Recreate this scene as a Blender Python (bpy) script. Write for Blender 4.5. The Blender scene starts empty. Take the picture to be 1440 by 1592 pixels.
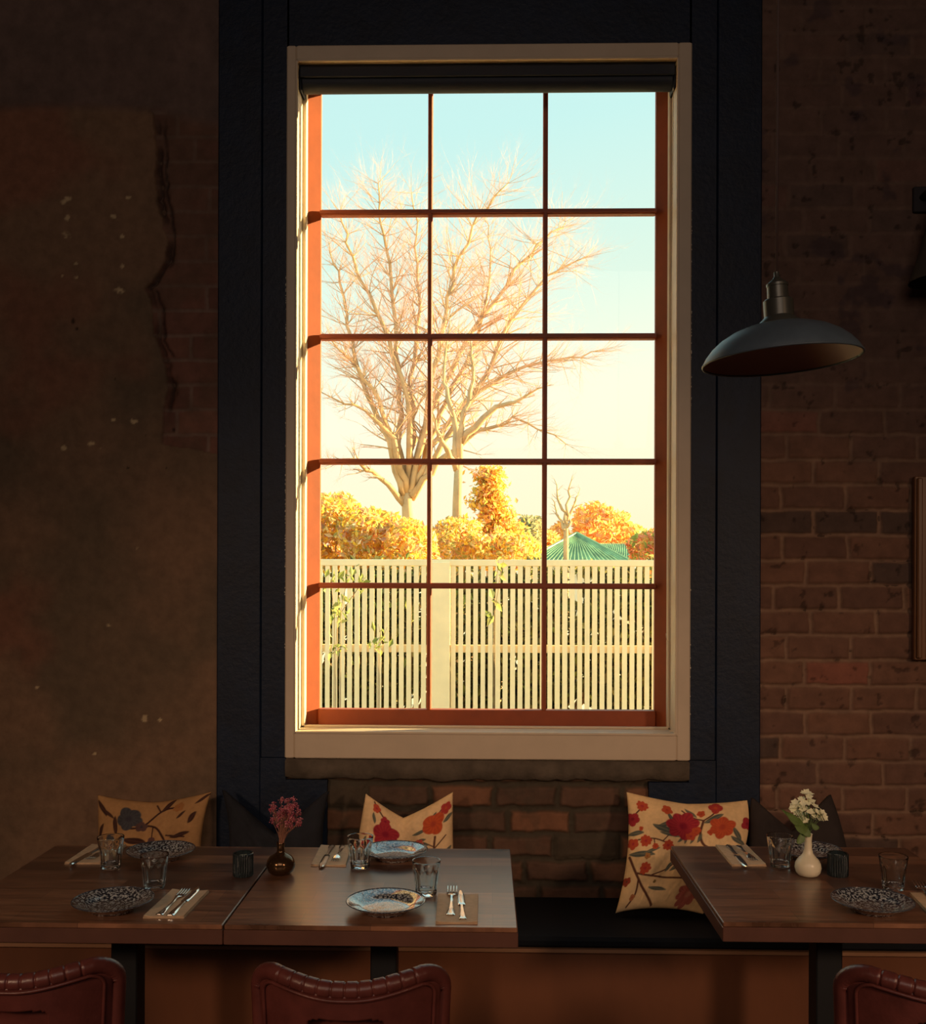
import bpy, math, random
import numpy as np
from mathutils import Vector, Matrix, noise as mnoise

random.seed(7)
rng = np.random.default_rng(7)
sc = bpy.context.scene
COL = sc.collection

# ------------------------------------------------------------------ camera
F = 1592.0; CX = 720.0; HY = 895.0          # focal length, principal column and horizon row (1440x1592 frame)
EYE = 1.58; YAW = math.radians(1.26); ROLL = 0.003
cam_d = bpy.data.cameras.new('camera'); cam = bpy.data.objects.new('camera', cam_d); COL.objects.link(cam)
cam_d.sensor_fit = 'VERTICAL'; cam_d.sensor_height = 36; cam_d.lens = 36 * F / 1592
cam_d.shift_y = (HY - 796) / 1592; cam_d.clip_end = 400
cam.matrix_world = Matrix.Translation((0, 0, EYE)) @ Matrix.Rotation(YAW, 4, 'Z') @ Matrix.Rotation(math.pi/2, 4, 'X') @ Matrix.Rotation(ROLL, 4, 'Z')
sc.camera = cam
sc.view_settings.view_transform = 'Standard'; sc.view_settings.look = 'None'
sc.view_settings.gamma = 1; sc.view_settings.use_curve_mapping = False
sc.view_settings.exposure = 0.0
sc.cycles.use_denoising = True
sc.cycles.max_bounces = 12; sc.cycles.transparent_max_bounces = 16
sc.cycles.transmission_bounces = 10; sc.cycles.diffuse_bounces = 5
sc.cycles.sample_clamp_indirect = 4.0

# ------------------------------------------------------------------ world: late afternoon sky, paler and warmer near the horizon
SUN_DIR = Vector((1.0, 0.26, 0.225)).normalized()      # towards the sun
w = bpy.data.worlds.new('sky'); sc.world = w; w.use_nodes = True
nt = w.node_tree; nt.nodes.clear()
def N(t, typ, **kw):
    n = t.nodes.new(typ)
    for k, v in kw.items():
        if k in n.inputs.keys(): n.inputs[k].default_value = v
        else: setattr(n, k, v)
    return n
tc = N(nt, 'ShaderNodeTexCoord'); sx = N(nt, 'ShaderNodeSeparateXYZ'); nt.links.new(tc.outputs['Generated'], sx.inputs[0])
# side tint: the side of the sun is hazier
md = N(nt, 'ShaderNodeMath', operation='MULTIPLY_ADD'); nt.links.new(sx.outputs['X'], md.inputs[0]); md.inputs[1].default_value = -0.12
nt.links.new(sx.outputs['Z'], md.inputs[2])
rp = N(nt, 'ShaderNodeValToRGB'); nt.links.new(md.outputs[0], rp.inputs[0])
stops = [(0.0, (1.0, .90, .58)), (0.06, (1.0, .95, .66)), (0.15, (.98, .97, .74)), (0.27, (.74, .93, .80)), (0.40, (.58, .89, .86)), (0.75, (.5, .8, .88)), (1.0, (.4, .68, .84))]
cr = rp.color_ramp
while len(cr.elements) < len(stops): cr.elements.new(0.5)
for e, (p, c) in zip(cr.elements, stops): e.position = p; e.color = (*c, 1)
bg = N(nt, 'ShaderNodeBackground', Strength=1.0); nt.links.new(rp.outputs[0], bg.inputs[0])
# sky brightness added out of view to light the fence and trees (towards -y)
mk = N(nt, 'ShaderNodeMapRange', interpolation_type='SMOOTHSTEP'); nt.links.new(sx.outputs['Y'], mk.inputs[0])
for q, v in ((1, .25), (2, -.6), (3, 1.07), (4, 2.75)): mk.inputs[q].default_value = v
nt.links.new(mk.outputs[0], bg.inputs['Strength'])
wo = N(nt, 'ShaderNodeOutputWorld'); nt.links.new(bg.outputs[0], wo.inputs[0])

def light(name, typ, loc, energy, color, **kw):
    d = bpy.data.lights.new(name, typ); d.energy = energy; d.color = color
    for k, v in kw.items():
        if k != 'aim': setattr(d, k, v)
    o = bpy.data.objects.new(name, d); COL.objects.link(o); o.location = loc
    if 'aim' in kw:
        o.rotation_euler = (Vector(kw['aim']) - Vector(loc)).to_track_quat('-Z', 'Y').to_euler()
    return o
SUN = light('sun', 'SUN', (6, 8, 8), 30.0, (1.0, .77, .36), angle=math.radians(0.6))
SUN.rotation_euler = (-SUN_DIR).to_track_quat('-Z', 'Y').to_euler()
# warm fill lights added to brighten the room, out of view behind the camera
light('warm_fill_spot', 'SPOT', (-2.7, -1.6, 2.6), 210, (1.0, .63, .39), shadow_soft_size=.25, spot_size=math.radians(44), spot_blend=1.0, aim=(-.55, 3.5, .25))
light('warm_fill_spot', 'SPOT', (2.9, -1.6, 2.6), 290, (1.0, .63, .39), shadow_soft_size=.25, spot_size=math.radians(44), spot_blend=1.0, aim=(.75, 3.5, .3))
light('room_fill', 'AREA', (0.0, -3.2, 3.9), 60, (1.0, .76, .62), shape='RECTANGLE', size=3.5, size_y=2.0, aim=(0, 3.0, 1.2))

# ------------------------------------------------------------------ helpers
def PX(px, py, Y):
    """point on the vertical plane y=Y that the photograph shows at (px, py)"""
    du, dv = px - CX, HY - py
    c, s = math.cos(ROLL), math.sin(ROLL)
    a, b = du * c - dv * s, du * s + dv * c            # along right, along up
    dx = a * math.cos(YAW) - F * math.sin(YAW); dy = a * math.sin(YAW) + F * math.cos(YAW)
    t = Y / dy
    return Vector((dx * t, Y, EYE + b * t))
def TP(px, py, z=.75):
    """point on the horizontal plane at height z"""
    p1 = PX(px, py, 1.0); t = (z - EYE) / (p1.z - EYE)
    return Vector((p1.x * t, t, z))

def tag(o, label=None, cat=None, group=None, kind=None):
    if label: o['label'] = label
    if cat: o['category'] = cat
    if group: o['group'] = group
    if kind: o['kind'] = kind
    return o
def empty(name, loc, rz=0):
    o = bpy.data.objects.new(name, None); COL.objects.link(o); o.location = loc; o.rotation_euler = (0, 0, rz)
    o.empty_display_size = .05
    return o
def link_mesh(name, me, mat, parent=None, smooth=False, loc=None):
    o = bpy.data.objects.new(name, me); COL.objects.link(o)
    if mat: me.materials.append(mat)
    if smooth: me.polygons.foreach_set('use_smooth', [True] * len(me.polygons))
    if parent: o.parent = parent
    if loc is not None: o.location = loc
    return o
def copy_tree(o, parent=None):
    c = o.copy(); COL.objects.link(c); c.parent = parent
    for ch in [x for x in bpy.data.objects if x.parent == o]: copy_tree(ch, c)
    return c

class MB:
    def __init__(s): s.v = []; s.f = []; s.c = []
    def add(s, vs, fs, col=None):
        b = len(s.v); s.v += [tuple(v) for v in vs]; s.f += [tuple(b + i for i in f) for f in fs]
        if col is not None: s.c += [tuple(col)] * len(vs)
        return s
    def box(s, x0, x1, y0, y1, z0, z1, col=None, M=None, bev=0):
        if bev > 0:
            b = bev; vs = []; fs = []
            def ring(z, i): return [(x0+b+i, y0+i, z), (x1-b-i, y0+i, z), (x1-i, y0+b+i, z), (x1-i, y1-b-i, z), (x1-b-i, y1-i, z), (x0+b+i, y1-i, z), (x0+i, y1-b-i, z), (x0+i, y0+b+i, z)]
            rings = [ring(z0, b), ring(z0+b, 0), ring(z1-b, 0), ring(z1, b)]
            for r in rings: vs += r
            for k in range(3):
                for j in range(8): fs.append((k*8+j, k*8+(j+1) % 8, (k+1)*8+(j+1) % 8, (k+1)*8+j))
            fs.append(tuple(range(7, -1, -1))); fs.append(tuple(range(24, 32)))
        else:
            vs = [(x0, y0, z0), (x1, y0, z0), (x1, y1, z0), (x0, y1, z0), (x0, y0, z1), (x1, y0, z1), (x1, y1, z1), (x0, y1, z1)]
            fs = [(3, 2, 1, 0), (4, 5, 6, 7), (0, 1, 5, 4), (1, 2, 6, 5), (2, 3, 7, 6), (3, 0, 4, 7)]
        if M is not None: vs = [M @ Vector(v) for v in vs]
        return s.add(vs, fs, col)
    def lathe(s, prof, seg=48, mod=None, col=None, M=None, close=False):
        vs = []; n = len(prof)
        for i, (r, z) in enumerate(prof):
            for j in range(seg):
                a = 2 * math.pi * j / seg
                rr = r if mod is None else mod(i, a, r, z)
                vs.append((rr * math.cos(a), rr * math.sin(a), z))
        fs = []
        rng_ = range(n) if close else range(n - 1)
        for i in rng_:
            k = (i + 1) % n
            for j in range(seg): fs.append((i*seg+j, i*seg+(j+1) % seg, k*seg+(j+1) % seg, k*seg+j))
        if not close:
            if prof[0][0] > 1e-5: fs.append(tuple(range(seg - 1, -1, -1)))
            if prof[-1][0] > 1e-5: fs.append(tuple((n-1)*seg + j for j in range(seg)))
        if M is not None: vs = [M @ Vector(v) for v in vs]
        return s.add(vs, fs, col)
    def tube(s, pts, rad, seg=8, col=None, cap=True):
        pts = [Vector(p) for p in pts]; n = len(pts)
        rads = rad if isinstance(rad, (list, tuple)) else [rad] * n
        vs = []; ref = None
        for i, p in enumerate(pts):
            d = (pts[min(i+1, n-1)] - pts[max(i-1, 0)])
            if d.length < 1e-9: d = Vector((0, 0, 1))
            d.normalize()
            if ref is None: ref = Vector((1, 0, 0)) if abs(d.x) < .8 else Vector((0, 1, 0))
            a = (ref - d * ref.dot(d)).normalized(); b = d.cross(a); ref = a
            for j in range(seg):
                t = 2 * math.pi * j / seg
                vs.append(p + (a * math.cos(t) + b * math.sin(t)) * rads[i])
        fs = [(i*seg+j, i*seg+(j+1) % seg, (i+1)*seg+(j+1) % seg, (i+1)*seg+j) for i in range(n-1) for j in range(seg)]
        if cap and seg > 2: fs += [tuple(range(seg-1, -1, -1)), tuple((n-1)*seg + j for j in range(seg))]
        return s.add(vs, fs, col)
    def sphere(s, c, r, seg=10, rings=6, col=None, sc=(1, 1, 1)):
        prof = [(r * math.sin(math.pi * k / rings), -r * math.cos(math.pi * k / rings)) for k in range(rings + 1)]
        prof[0] = (1e-6, prof[0][1]); prof[-1] = (1e-6, prof[-1][1])
        return s.lathe(prof, seg, col=col, M=Matrix.Translation(c) @ Matrix.Diagonal((*sc, 1)))
    def build(s, name, mat, parent=None, smooth=False, loc=None, bevel=0, auto=None):
        me = bpy.data.meshes.new(name); me.from_pydata(s.v, [], s.f); me.update()
        if s.c and len(s.c) == len(s.v):
            at = me.color_attributes.new('Col', 'FLOAT_COLOR', 'POINT')
            at.data.foreach_set('color', np.array([(*c[:3], 1) for c in s.c], dtype=np.float32).ravel())
        o = link_mesh(name, me, mat, parent, smooth, loc)
        if auto is not None:
            me.polygons.foreach_set('use_smooth', [True] * len(me.polygons))
            me.set_sharp_from_angle(angle=math.radians(auto))
        if bevel:
            m = o.modifiers.new('bevel', 'BEVEL'); m.width = bevel; m.segments = 2; m.limit_method = 'ANGLE'
        return o

def grid_arrays(P, C=None, flip=False):
    """mesh data from an array of points (n,m,3)"""
    n, m = P.shape[:2]
    idx = np.arange(n * m).reshape(n, m)
    q = np.stack([idx[:-1, :-1], idx[1:, :-1], idx[1:, 1:], idx[:-1, 1:]], -1).reshape(-1, 4)
    if flip: q = q[:, ::-1]
    return P.reshape(-1, 3), q, (None if C is None else C.reshape(-1, 3))
def np_mesh(name, parts, mat, parent=None, smooth=True):
    V = []; Q = []; CC = []; b = 0
    for v, q, c in parts:
        V.append(v); Q.append(q + b); b += len(v)
        CC.append(c if c is not None else np.ones((len(v), 3)))
    V = np.concatenate(V).astype(np.float32); Q = np.concatenate(Q).astype(np.int32); CC = np.concatenate(CC).astype(np.float32)
    me = bpy.data.meshes.new(name)
    me.vertices.add(len(V)); me.vertices.foreach_set('co', V.ravel())
    me.loops.add(Q.size); me.loops.foreach_set('vertex_index', Q.ravel())
    me.polygons.add(len(Q)); me.polygons.foreach_set('loop_start', np.arange(0, Q.size, 4, dtype=np.int32))
    me.update(calc_edges=True); me.validate()
    at = me.color_attributes.new('Col', 'FLOAT_COLOR', 'POINT')
    at.data.foreach_set('color', np.concatenate([CC, np.ones((len(CC), 1), np.float32)], 1).astype(np.float32).ravel())
    return link_mesh(name, me, mat, parent, smooth)

_tab = rng.random((256, 256))
def vnoise(x, y, seed=0):
    x = np.asarray(x) + seed * 17.31; y = np.asarray(y) + seed * 9.77
    xi = np.floor(x).astype(int); yi = np.floor(y).astype(int); fx = x - xi; fy = y - yi
    fx = fx * fx * (3 - 2 * fx); fy = fy * fy * (3 - 2 * fy)
    g = lambda a, b: _tab[a % 256, b % 256]
    return (g(xi, yi) * (1-fx) * (1-fy) + g(xi+1, yi) * fx * (1-fy) + g(xi, yi+1) * (1-fx) * fy + g(xi+1, yi+1) * fx * fy)
def fbm(x, y, seed=0, o=4):
    t = 0; a = .5; n = 0
    for k in range(o): t = t + a * vnoise(x * 2**k, y * 2**k, seed + k); n += a; a *= .5
    return t / n
def sstep(a, b, x):
    t = np.clip((x - a) / (b - a), 0, 1); return t * t * (3 - 2 * t)

def mat(name, color=(.5, .5, .5), rough=.5, metal=0, var=0, vscale=8, bump=0, bscale=40, bdist=.002, attr=False, spec=.5, stretch=None, coat=0, trans=0, ior=1.45, sheen=0, subs=0):
    m = bpy.data.materials.new(name); m.use_nodes = True; t = m.node_tree
    b = t.nodes['Principled BSDF']
    b.inputs['Roughness'].default_value = rough; b.inputs['Metallic'].default_value = metal
    b.inputs['Specular IOR Level'].default_value = spec; b.inputs['IOR'].default_value = ior
    if coat: b.inputs['Coat Weight'].default_value = coat; b.inputs['Coat Roughness'].default_value = .08
    if trans: b.inputs['Transmission Weight'].default_value = trans
    if sheen: b.inputs['Sheen Weight'].default_value = sheen
    b.inputs['Base Color'].default_value = (*color, 1)
    tcn = N(t, 'ShaderNodeTexCoord'); mp = N(t, 'ShaderNodeMapping'); t.links.new(tcn.outputs['Object'], mp.inputs[0])
    if stretch: mp.inputs['Scale'].default_value = stretch
    src = None
    if attr:
        a = N(t, 'ShaderNodeAttribute', attribute_name='Col'); src = a.outputs['Color']
    if var:
        nz = N(t, 'ShaderNodeTexNoise', Scale=vscale, Detail=5.0, Roughness=.6); t.links.new(mp.outputs[0], nz.inputs['Vector'])
        mr = N(t, 'ShaderNodeMapRange'); t.links.new(nz.outputs['Fac'], mr.inputs[0])
        mr.inputs[1].default_value = .3; mr.inputs[2].default_value = .7; mr.inputs[3].default_value = 1 - var; mr.inputs[4].default_value = 1 + var
        vm = N(t, 'ShaderNodeVectorMath', operation='SCALE')
        if src: t.links.new(src, vm.inputs[0])
        else: vm.inputs[0].default_value = color
        t.links.new(mr.outputs[0], vm.inputs['Scale']); src = vm.outputs[0]
    if src: t.links.new(src, b.inputs['Base Color'])
    if bump:
        nb = N(t, 'ShaderNodeTexNoise', Scale=bscale, Detail=6.0, Roughness=.6); t.links.new(mp.outputs[0], nb.inputs['Vector'])
        bn = N(t, 'ShaderNodeBump', Strength=bump, Distance=bdist); t.links.new(nb.outputs['Fac'], bn.inputs['Height'])
        t.links.new(bn.outputs[0], b.inputs['Normal'])
    return m

# ------------------------------------------------------------------ materials
M_wall = mat('painted_brick', attr=True, rough=.8, var=.18, vscale=22, bump=.6, bscale=60, bdist=.003, spec=.3)
M_plain = mat('dark_plaster', (.085, .05, .032), .85, var=.25, vscale=2, bump=.4, bscale=30)
M_floor = mat('dark_floor_boards', (.07, .035, .02), .5, var=.4, vscale=6, stretch=(.3, 6, 1))
M_ceil = mat('dark_ceiling', (.05, .04, .035), .9, var=.2)
M_navy = mat('navy_gloss_paint', (.0035, .0105, .027), .5, var=.3, vscale=12, bump=.5, bscale=55, bdist=.003, spec=.35)
M_cream = mat('cream_paint', (.58, .47, .34), .45, var=.05, vscale=9, bump=.12, bscale=30)
M_stone = mat('grey_cement', (.105, .082, .060), .9, var=.3, vscale=14, bump=.8, bscale=30, bdist=.006, spec=.2)
M_redwood = mat('red_brown_window_paint', (.26, .050, .010), .5, var=.12, vscale=12, bump=.15, bscale=40)
M_blind = mat('charcoal_blind_fabric', (.007, .012, .024), .6, bump=.2, bscale=400)
M_metal_blk = mat('black_powder_coated_steel', (.008, .009, .011), .55)
M_vinyl = mat('black_bench_vinyl', (.006, .008, .012), .7, var=.2, vscale=4, bump=.15, bscale=60, spec=.25)
M_panel = mat('brown_timber_panel', (.165, .060, .026), .5, var=.25, vscale=3, stretch=(1, 1, .4), bump=.15, bscale=30)
M_edge = mat('table_edge_banding', (.105, .042, .027), .5, var=.15, vscale=10)
M_leather = mat('oxblood_leather', (.115, .030, .024), .33, var=.2, vscale=25, bump=.35, bscale=160, bdist=.0015, spec=.55)
M_steel = mat('polished_steel', (.75, .74, .70), .16, metal=1)
M_kraft = mat('kraft_paper', (.60, .42, .26), .8, var=.1, vscale=60, bump=.2, bscale=200)
M_frame = mat('brown_picture_frame', (.16, .07, .03), .35, var=.3, vscale=30, stretch=(1, 1, .1))
M_dark_pic = mat('dark_picture_print', (.02, .018, .02), .3, var=.4, vscale=5)
M_lamp_out = mat('slate_grey_enamel', (.085, .115, .145), .40, var=.1, vscale=20)
M_lamp_in = mat('dull_shade_lining', (.34, .19, .17), .5)
M_lamp_neck = mat('dark_bronze_lamp_neck', (.09, .09, .075), .35, metal=.4)
M_cord = mat('brown_black_cord', (.10, .06, .05), .7)
M_bronze = mat('bronze_glazed_ceramic', (.10, .055, .025), .16, metal=.75, var=.2, vscale=15)
M_white_cer = mat('cream_ceramic', (.78, .70, .50), .3, spec=.5)
M_wax = mat('candle_wax', (.45, .50, .42), .5)
M_smoke = mat('smoked_ribbed_glass', (.022, .032, .034), .06, trans=.35, ior=1.45)
M_plate_rim = mat('dark_plate_glaze', (.05, .055, .07), .2, coat=.5)
M_dkfab = mat('black_cushion_fabric', (.012, .013, .018), .9, var=.3, vscale=10, bump=.3, bscale=150)
M_dkfab2 = mat('dark_brown_cushion_fabric', (.026, .018, .016), .9, var=.3, vscale=10, bump=.3, bscale=150)
M_floral = mat('printed_linen', attr=True, rough=.9, var=.08, vscale=60, bump=.25, bscale=300, spec=.2)
M_pinkfl = mat('dried_pink_flower', attr=True, rough=.8, var=.2, vscale=80)
M_stem = mat('dry_stem', (.35, .16, .10), .8)
M_whitefl = mat('cream_petals', (.82, .80, .55), .7, var=.1, vscale=60)
M_green = mat('leaf_green', (.10, .16, .035), .5, var=.25, vscale=40)
M_glassware = mat('clear_tumbler_glass', (.96, .97, .95), .03, trans=1.0, ior=1.45)

def thin_glass(name):
    m = bpy.data.materials.new(name); m.use_nodes = True; t = m.node_tree; t.nodes.clear()
    tr = N(t, 'ShaderNodeBsdfTransparent', Color=(.985, .985, .97, 1)); gl = N(t, 'ShaderNodeBsdfGlossy', Roughness=.01)
    lw = N(t, 'ShaderNodeFresnel', IOR=1.3); mx = N(t, 'ShaderNodeMixShader'); ou = N(t, 'ShaderNodeOutputMaterial')
    t.links.new(lw.outputs[0], mx.inputs[0]); t.links.new(tr.outputs[0], mx.inputs[1]); t.links.new(gl.outputs[0], mx.inputs[2]); t.links.new(mx.outputs[0], ou.inputs[0])
    return m
M_pane = thin_glass('window_glass')

def wood_planks():
    m = bpy.data.materials.new('walnut_butcher_block'); m.use_nodes = True; t = m.node_tree; b = t.nodes['Principled BSDF']
    tcn = N(t, 'ShaderNodeTexCoord')
    br = N(t, 'ShaderNodeTexBrick'); t.links.new(tcn.outputs['Object'], br.inputs['Vector'])
    br.inputs['Scale'].default_value = 1.0; br.inputs['Mortar Size'].default_value = .0006; br.inputs['Mortar Smooth'].default_value = .3
    br.inputs['Brick Width'].default_value = .46; br.inputs['Row Height'].default_value = .083; br.offset = .37
    br.inputs['Color1'].default_value = (.060, .026, .016, 1); br.inputs['Color2'].default_value = (.26, .118, .062, 1); br.inputs['Mortar'].default_value = (.03, .014, .01, 1)
    mp = N(t, 'ShaderNodeMapping'); mp.inputs['Scale'].default_value = (2.2, 26, 1); t.links.new(tcn.outputs['Object'], mp.inputs[0])
    nz = N(t, 'ShaderNodeTexNoise', Scale=2.5, Detail=8.0, Roughness=.65, Distortion=.6); t.links.new(mp.outputs[0], nz.inputs['Vector'])
    mr = N(t, 'ShaderNodeMapRange'); t.links.new(nz.outputs['Fac'], mr.inputs[0])
    mr.inputs[1].default_value = .3; mr.inputs[2].default_value = .7; mr.inputs[3].default_value = .45; mr.inputs[4].default_value = 1.6
    vm = N(t, 'ShaderNodeVectorMath', operation='SCALE'); t.links.new(br.outputs['Color'], vm.inputs[0]); t.links.new(mr.outputs[0], vm.inputs['Scale'])
    t.links.new(vm.outputs[0], b.inputs['Base Color'])
    mr2 = N(t, 'ShaderNodeMapRange'); t.links.new(nz.outputs['Fac'], mr2.inputs[0]); mr2.inputs[3].default_value = .20; mr2.inputs[4].default_value = .44
    t.links.new(mr2.outputs[0], b.inputs['Roughness']); b.inputs['Specular IOR Level'].default_value = .7; b.inputs['Coat Weight'].default_value = .45; b.inputs['Coat Roughness'].default_value = .28
    bn = N(t, 'ShaderNodeBump', Strength=.12, Distance=.002); t.links.new(nz.outputs['Fac'], bn.inputs['Height']); t.links.new(bn.outputs[0], b.inputs['Normal'])
    return m
M_top = wood_planks()

def speckle():
    m = bpy.data.materials.new('blue_speckled_glaze'); m.use_nodes = True; t = m.node_tree; b = t.nodes['Principled BSDF']
    tcn = N(t, 'ShaderNodeTexCoord')
    nz = N(t, 'ShaderNodeTexNoise', Scale=170.0, Detail=3.0, Roughness=.7); t.links.new(tcn.outputs['Object'], nz.inputs['Vector'])
    r = N(t, 'ShaderNodeValToRGB'); t.links.new(nz.outputs['Fac'], r.inputs[0])
    r.color_ramp.elements[0].position = .49; r.color_ramp.elements[0].color = (.012, .016, .03, 1)
    r.color_ramp.elements[1].position = .56; r.color_ramp.elements[1].color = (.46, .47, .45, 1)
    t.links.new(r.outputs[0], b.inputs['Base Color']); b.inputs['Roughness'].default_value = .22
    b.inputs['Coat Weight'].default_value = 1.0; b.inputs['Coat Roughness'].default_value = .07; b.inputs['Coat IOR'].default_value = 1.9
    return m
M_plate = speckle()

def foliage(name, trans=.5, rough=.6):
    m = bpy.data.materials.new(name); m.use_nodes = True; t = m.node_tree; t.nodes.clear()
    a = N(t, 'ShaderNodeAttribute', attribute_name='Col'); d = N(t, 'ShaderNodeBsdfDiffuse'); tr = N(t, 'ShaderNodeBsdfTranslucent')
    mx = N(t, 'ShaderNodeMixShader', Fac=trans); ou = N(t, 'ShaderNodeOutputMaterial')
    for n in (d, tr): t.links.new(a.outputs['Color'], n.inputs['Color'])
    t.links.new(d.outputs[0], mx.inputs[1]); t.links.new(tr.outputs[0], mx.inputs[2]); t.links.new(mx.outputs[0], ou.inputs[0])
    return m
M_leaf = foliage('autumn_leaves')
M_bark = mat('pale_sunlit_bark', (.40, .24, .11), .9, var=.3, vscale=3)
M_twig = mat('pink_brown_twigs', (.62, .35, .23), .9)
M_vine = mat('brown_vine_stem', (.20, .13, .06), .8)
M_fence = mat('cream_fence_paint', (.95, .745, .43), .6, var=.06, vscale=6)
M_roof = mat('green_corrugated_iron', (.20, .31, .14), .5, var=.45, vscale=1.2, stretch=(2, 1, 1))
M_roof_trim = mat('green_ridge_capping', (.16, .27, .12), .5)
M_housewall = mat('pale_weatherboard', (.5, .42, .3), .7)
M_ground = mat('yard_gravel', (.55, .45, .3), .95, var=.2, vscale=3)

# ------------------------------------------------------------------ the room
WY = 3.65                                    # room face of the window wall
def wx(px): return PX(px, 800, WY).x
def wz(py): return PX(760, py, WY).z
XL, XR = wx(461), wx(1051)                   # inner edges of the casing
ZB, ZT = wz(1139), wz(97)
OXL, OXR, OZB, OZT = wx(446), wx(1072), wz(1179), wz(74)

def struct(o): return tag(o, kind='structure')
RX0, RX1, RY0, CZ = -4.0, 4.0, -5.5, 4.7
struct(MB().box(RX0 - .2, RX1 + .2, RY0, WY + .35, -.1, 0).build('floor', M_floor))
struct(MB().box(RX0 - .2, RX1 + .2, RY0, WY + .35, CZ, CZ + .1).build('ceiling', M_ceil))
struct(MB().box(RX0 - .2, RX0, RY0, WY + .35, 0, CZ).build('wall_left', M_plain))
struct(MB().box(RX1, RX1 + .2, RY0, WY + .35, 0, CZ).build('wall_right', M_plain))
struct(MB().box(RX0 - .2, RX1 + .2, RY0 - .2, RY0, 0, CZ).build('wall_back', M_plain))

# window wall: sculpted face where the brick and the plaster can be seen, plain slabs round it
BP, CP = .2290, .0889                        # brick and course pitch
zc0 = wz(830.7)
def bricks(x, z, wob=.004, gw=.0055, seed=0):
    xw = x + (fbm(x * 22, z * 22, 3 + seed) - .5) * wob * 2; zw = z + (fbm(x * 18, z * 25, 5 + seed) - .5) * wob * 2
    row = np.floor((zw - zc0) / CP); fz = (zw - zc0) / CP - row
    off = (row % 2) * .5 + (_tab[(row.astype(int) * 7) % 256, 11 + seed] - .5) * .35
    u = xw / BP + off; col = np.floor(u); fx = u - col
    d = np.minimum(np.minimum(fz, 1 - fz) * CP, np.minimum(fx, 1 - fx) * BP)
    prof = sstep(gw * .5, gw * 1.8, d)
    rid = _tab[(row.astype(int) * 13 + col.astype(int) * 5) % 256, (col.astype(int) * 31 + row.astype(int) * 3 + 7) % 256]
    return prof, rid, row, col
def px_of(x, z):      # inverse of wx/wz on the wall plane
    du = x * math.cos(YAW) + WY * math.sin(YAW); dd = -x * math.sin(YAW) + WY * math.cos(YAW)
    a = du / dd * F; b = (z - EYE) / dd * F
    c, s = math.cos(ROLL), math.sin(ROLL)
    return CX + a * c + b * s, HY - (b * c - a * s)

def wall_patch(x0, x1, z0, z1, fn, step=.005):
    nx = max(2, int((x1 - x0) / step)); nz = max(2, int((z1 - z0) / step))
    X, Z = np.meshgrid(np.linspace(x0, x1, nx), np.linspace(z0, z1, nz), indexing='ij')
    H, C = fn(X, Z)
    return grid_arrays(np.stack([X, WY - H, Z], -1), C, flip=False)

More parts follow.
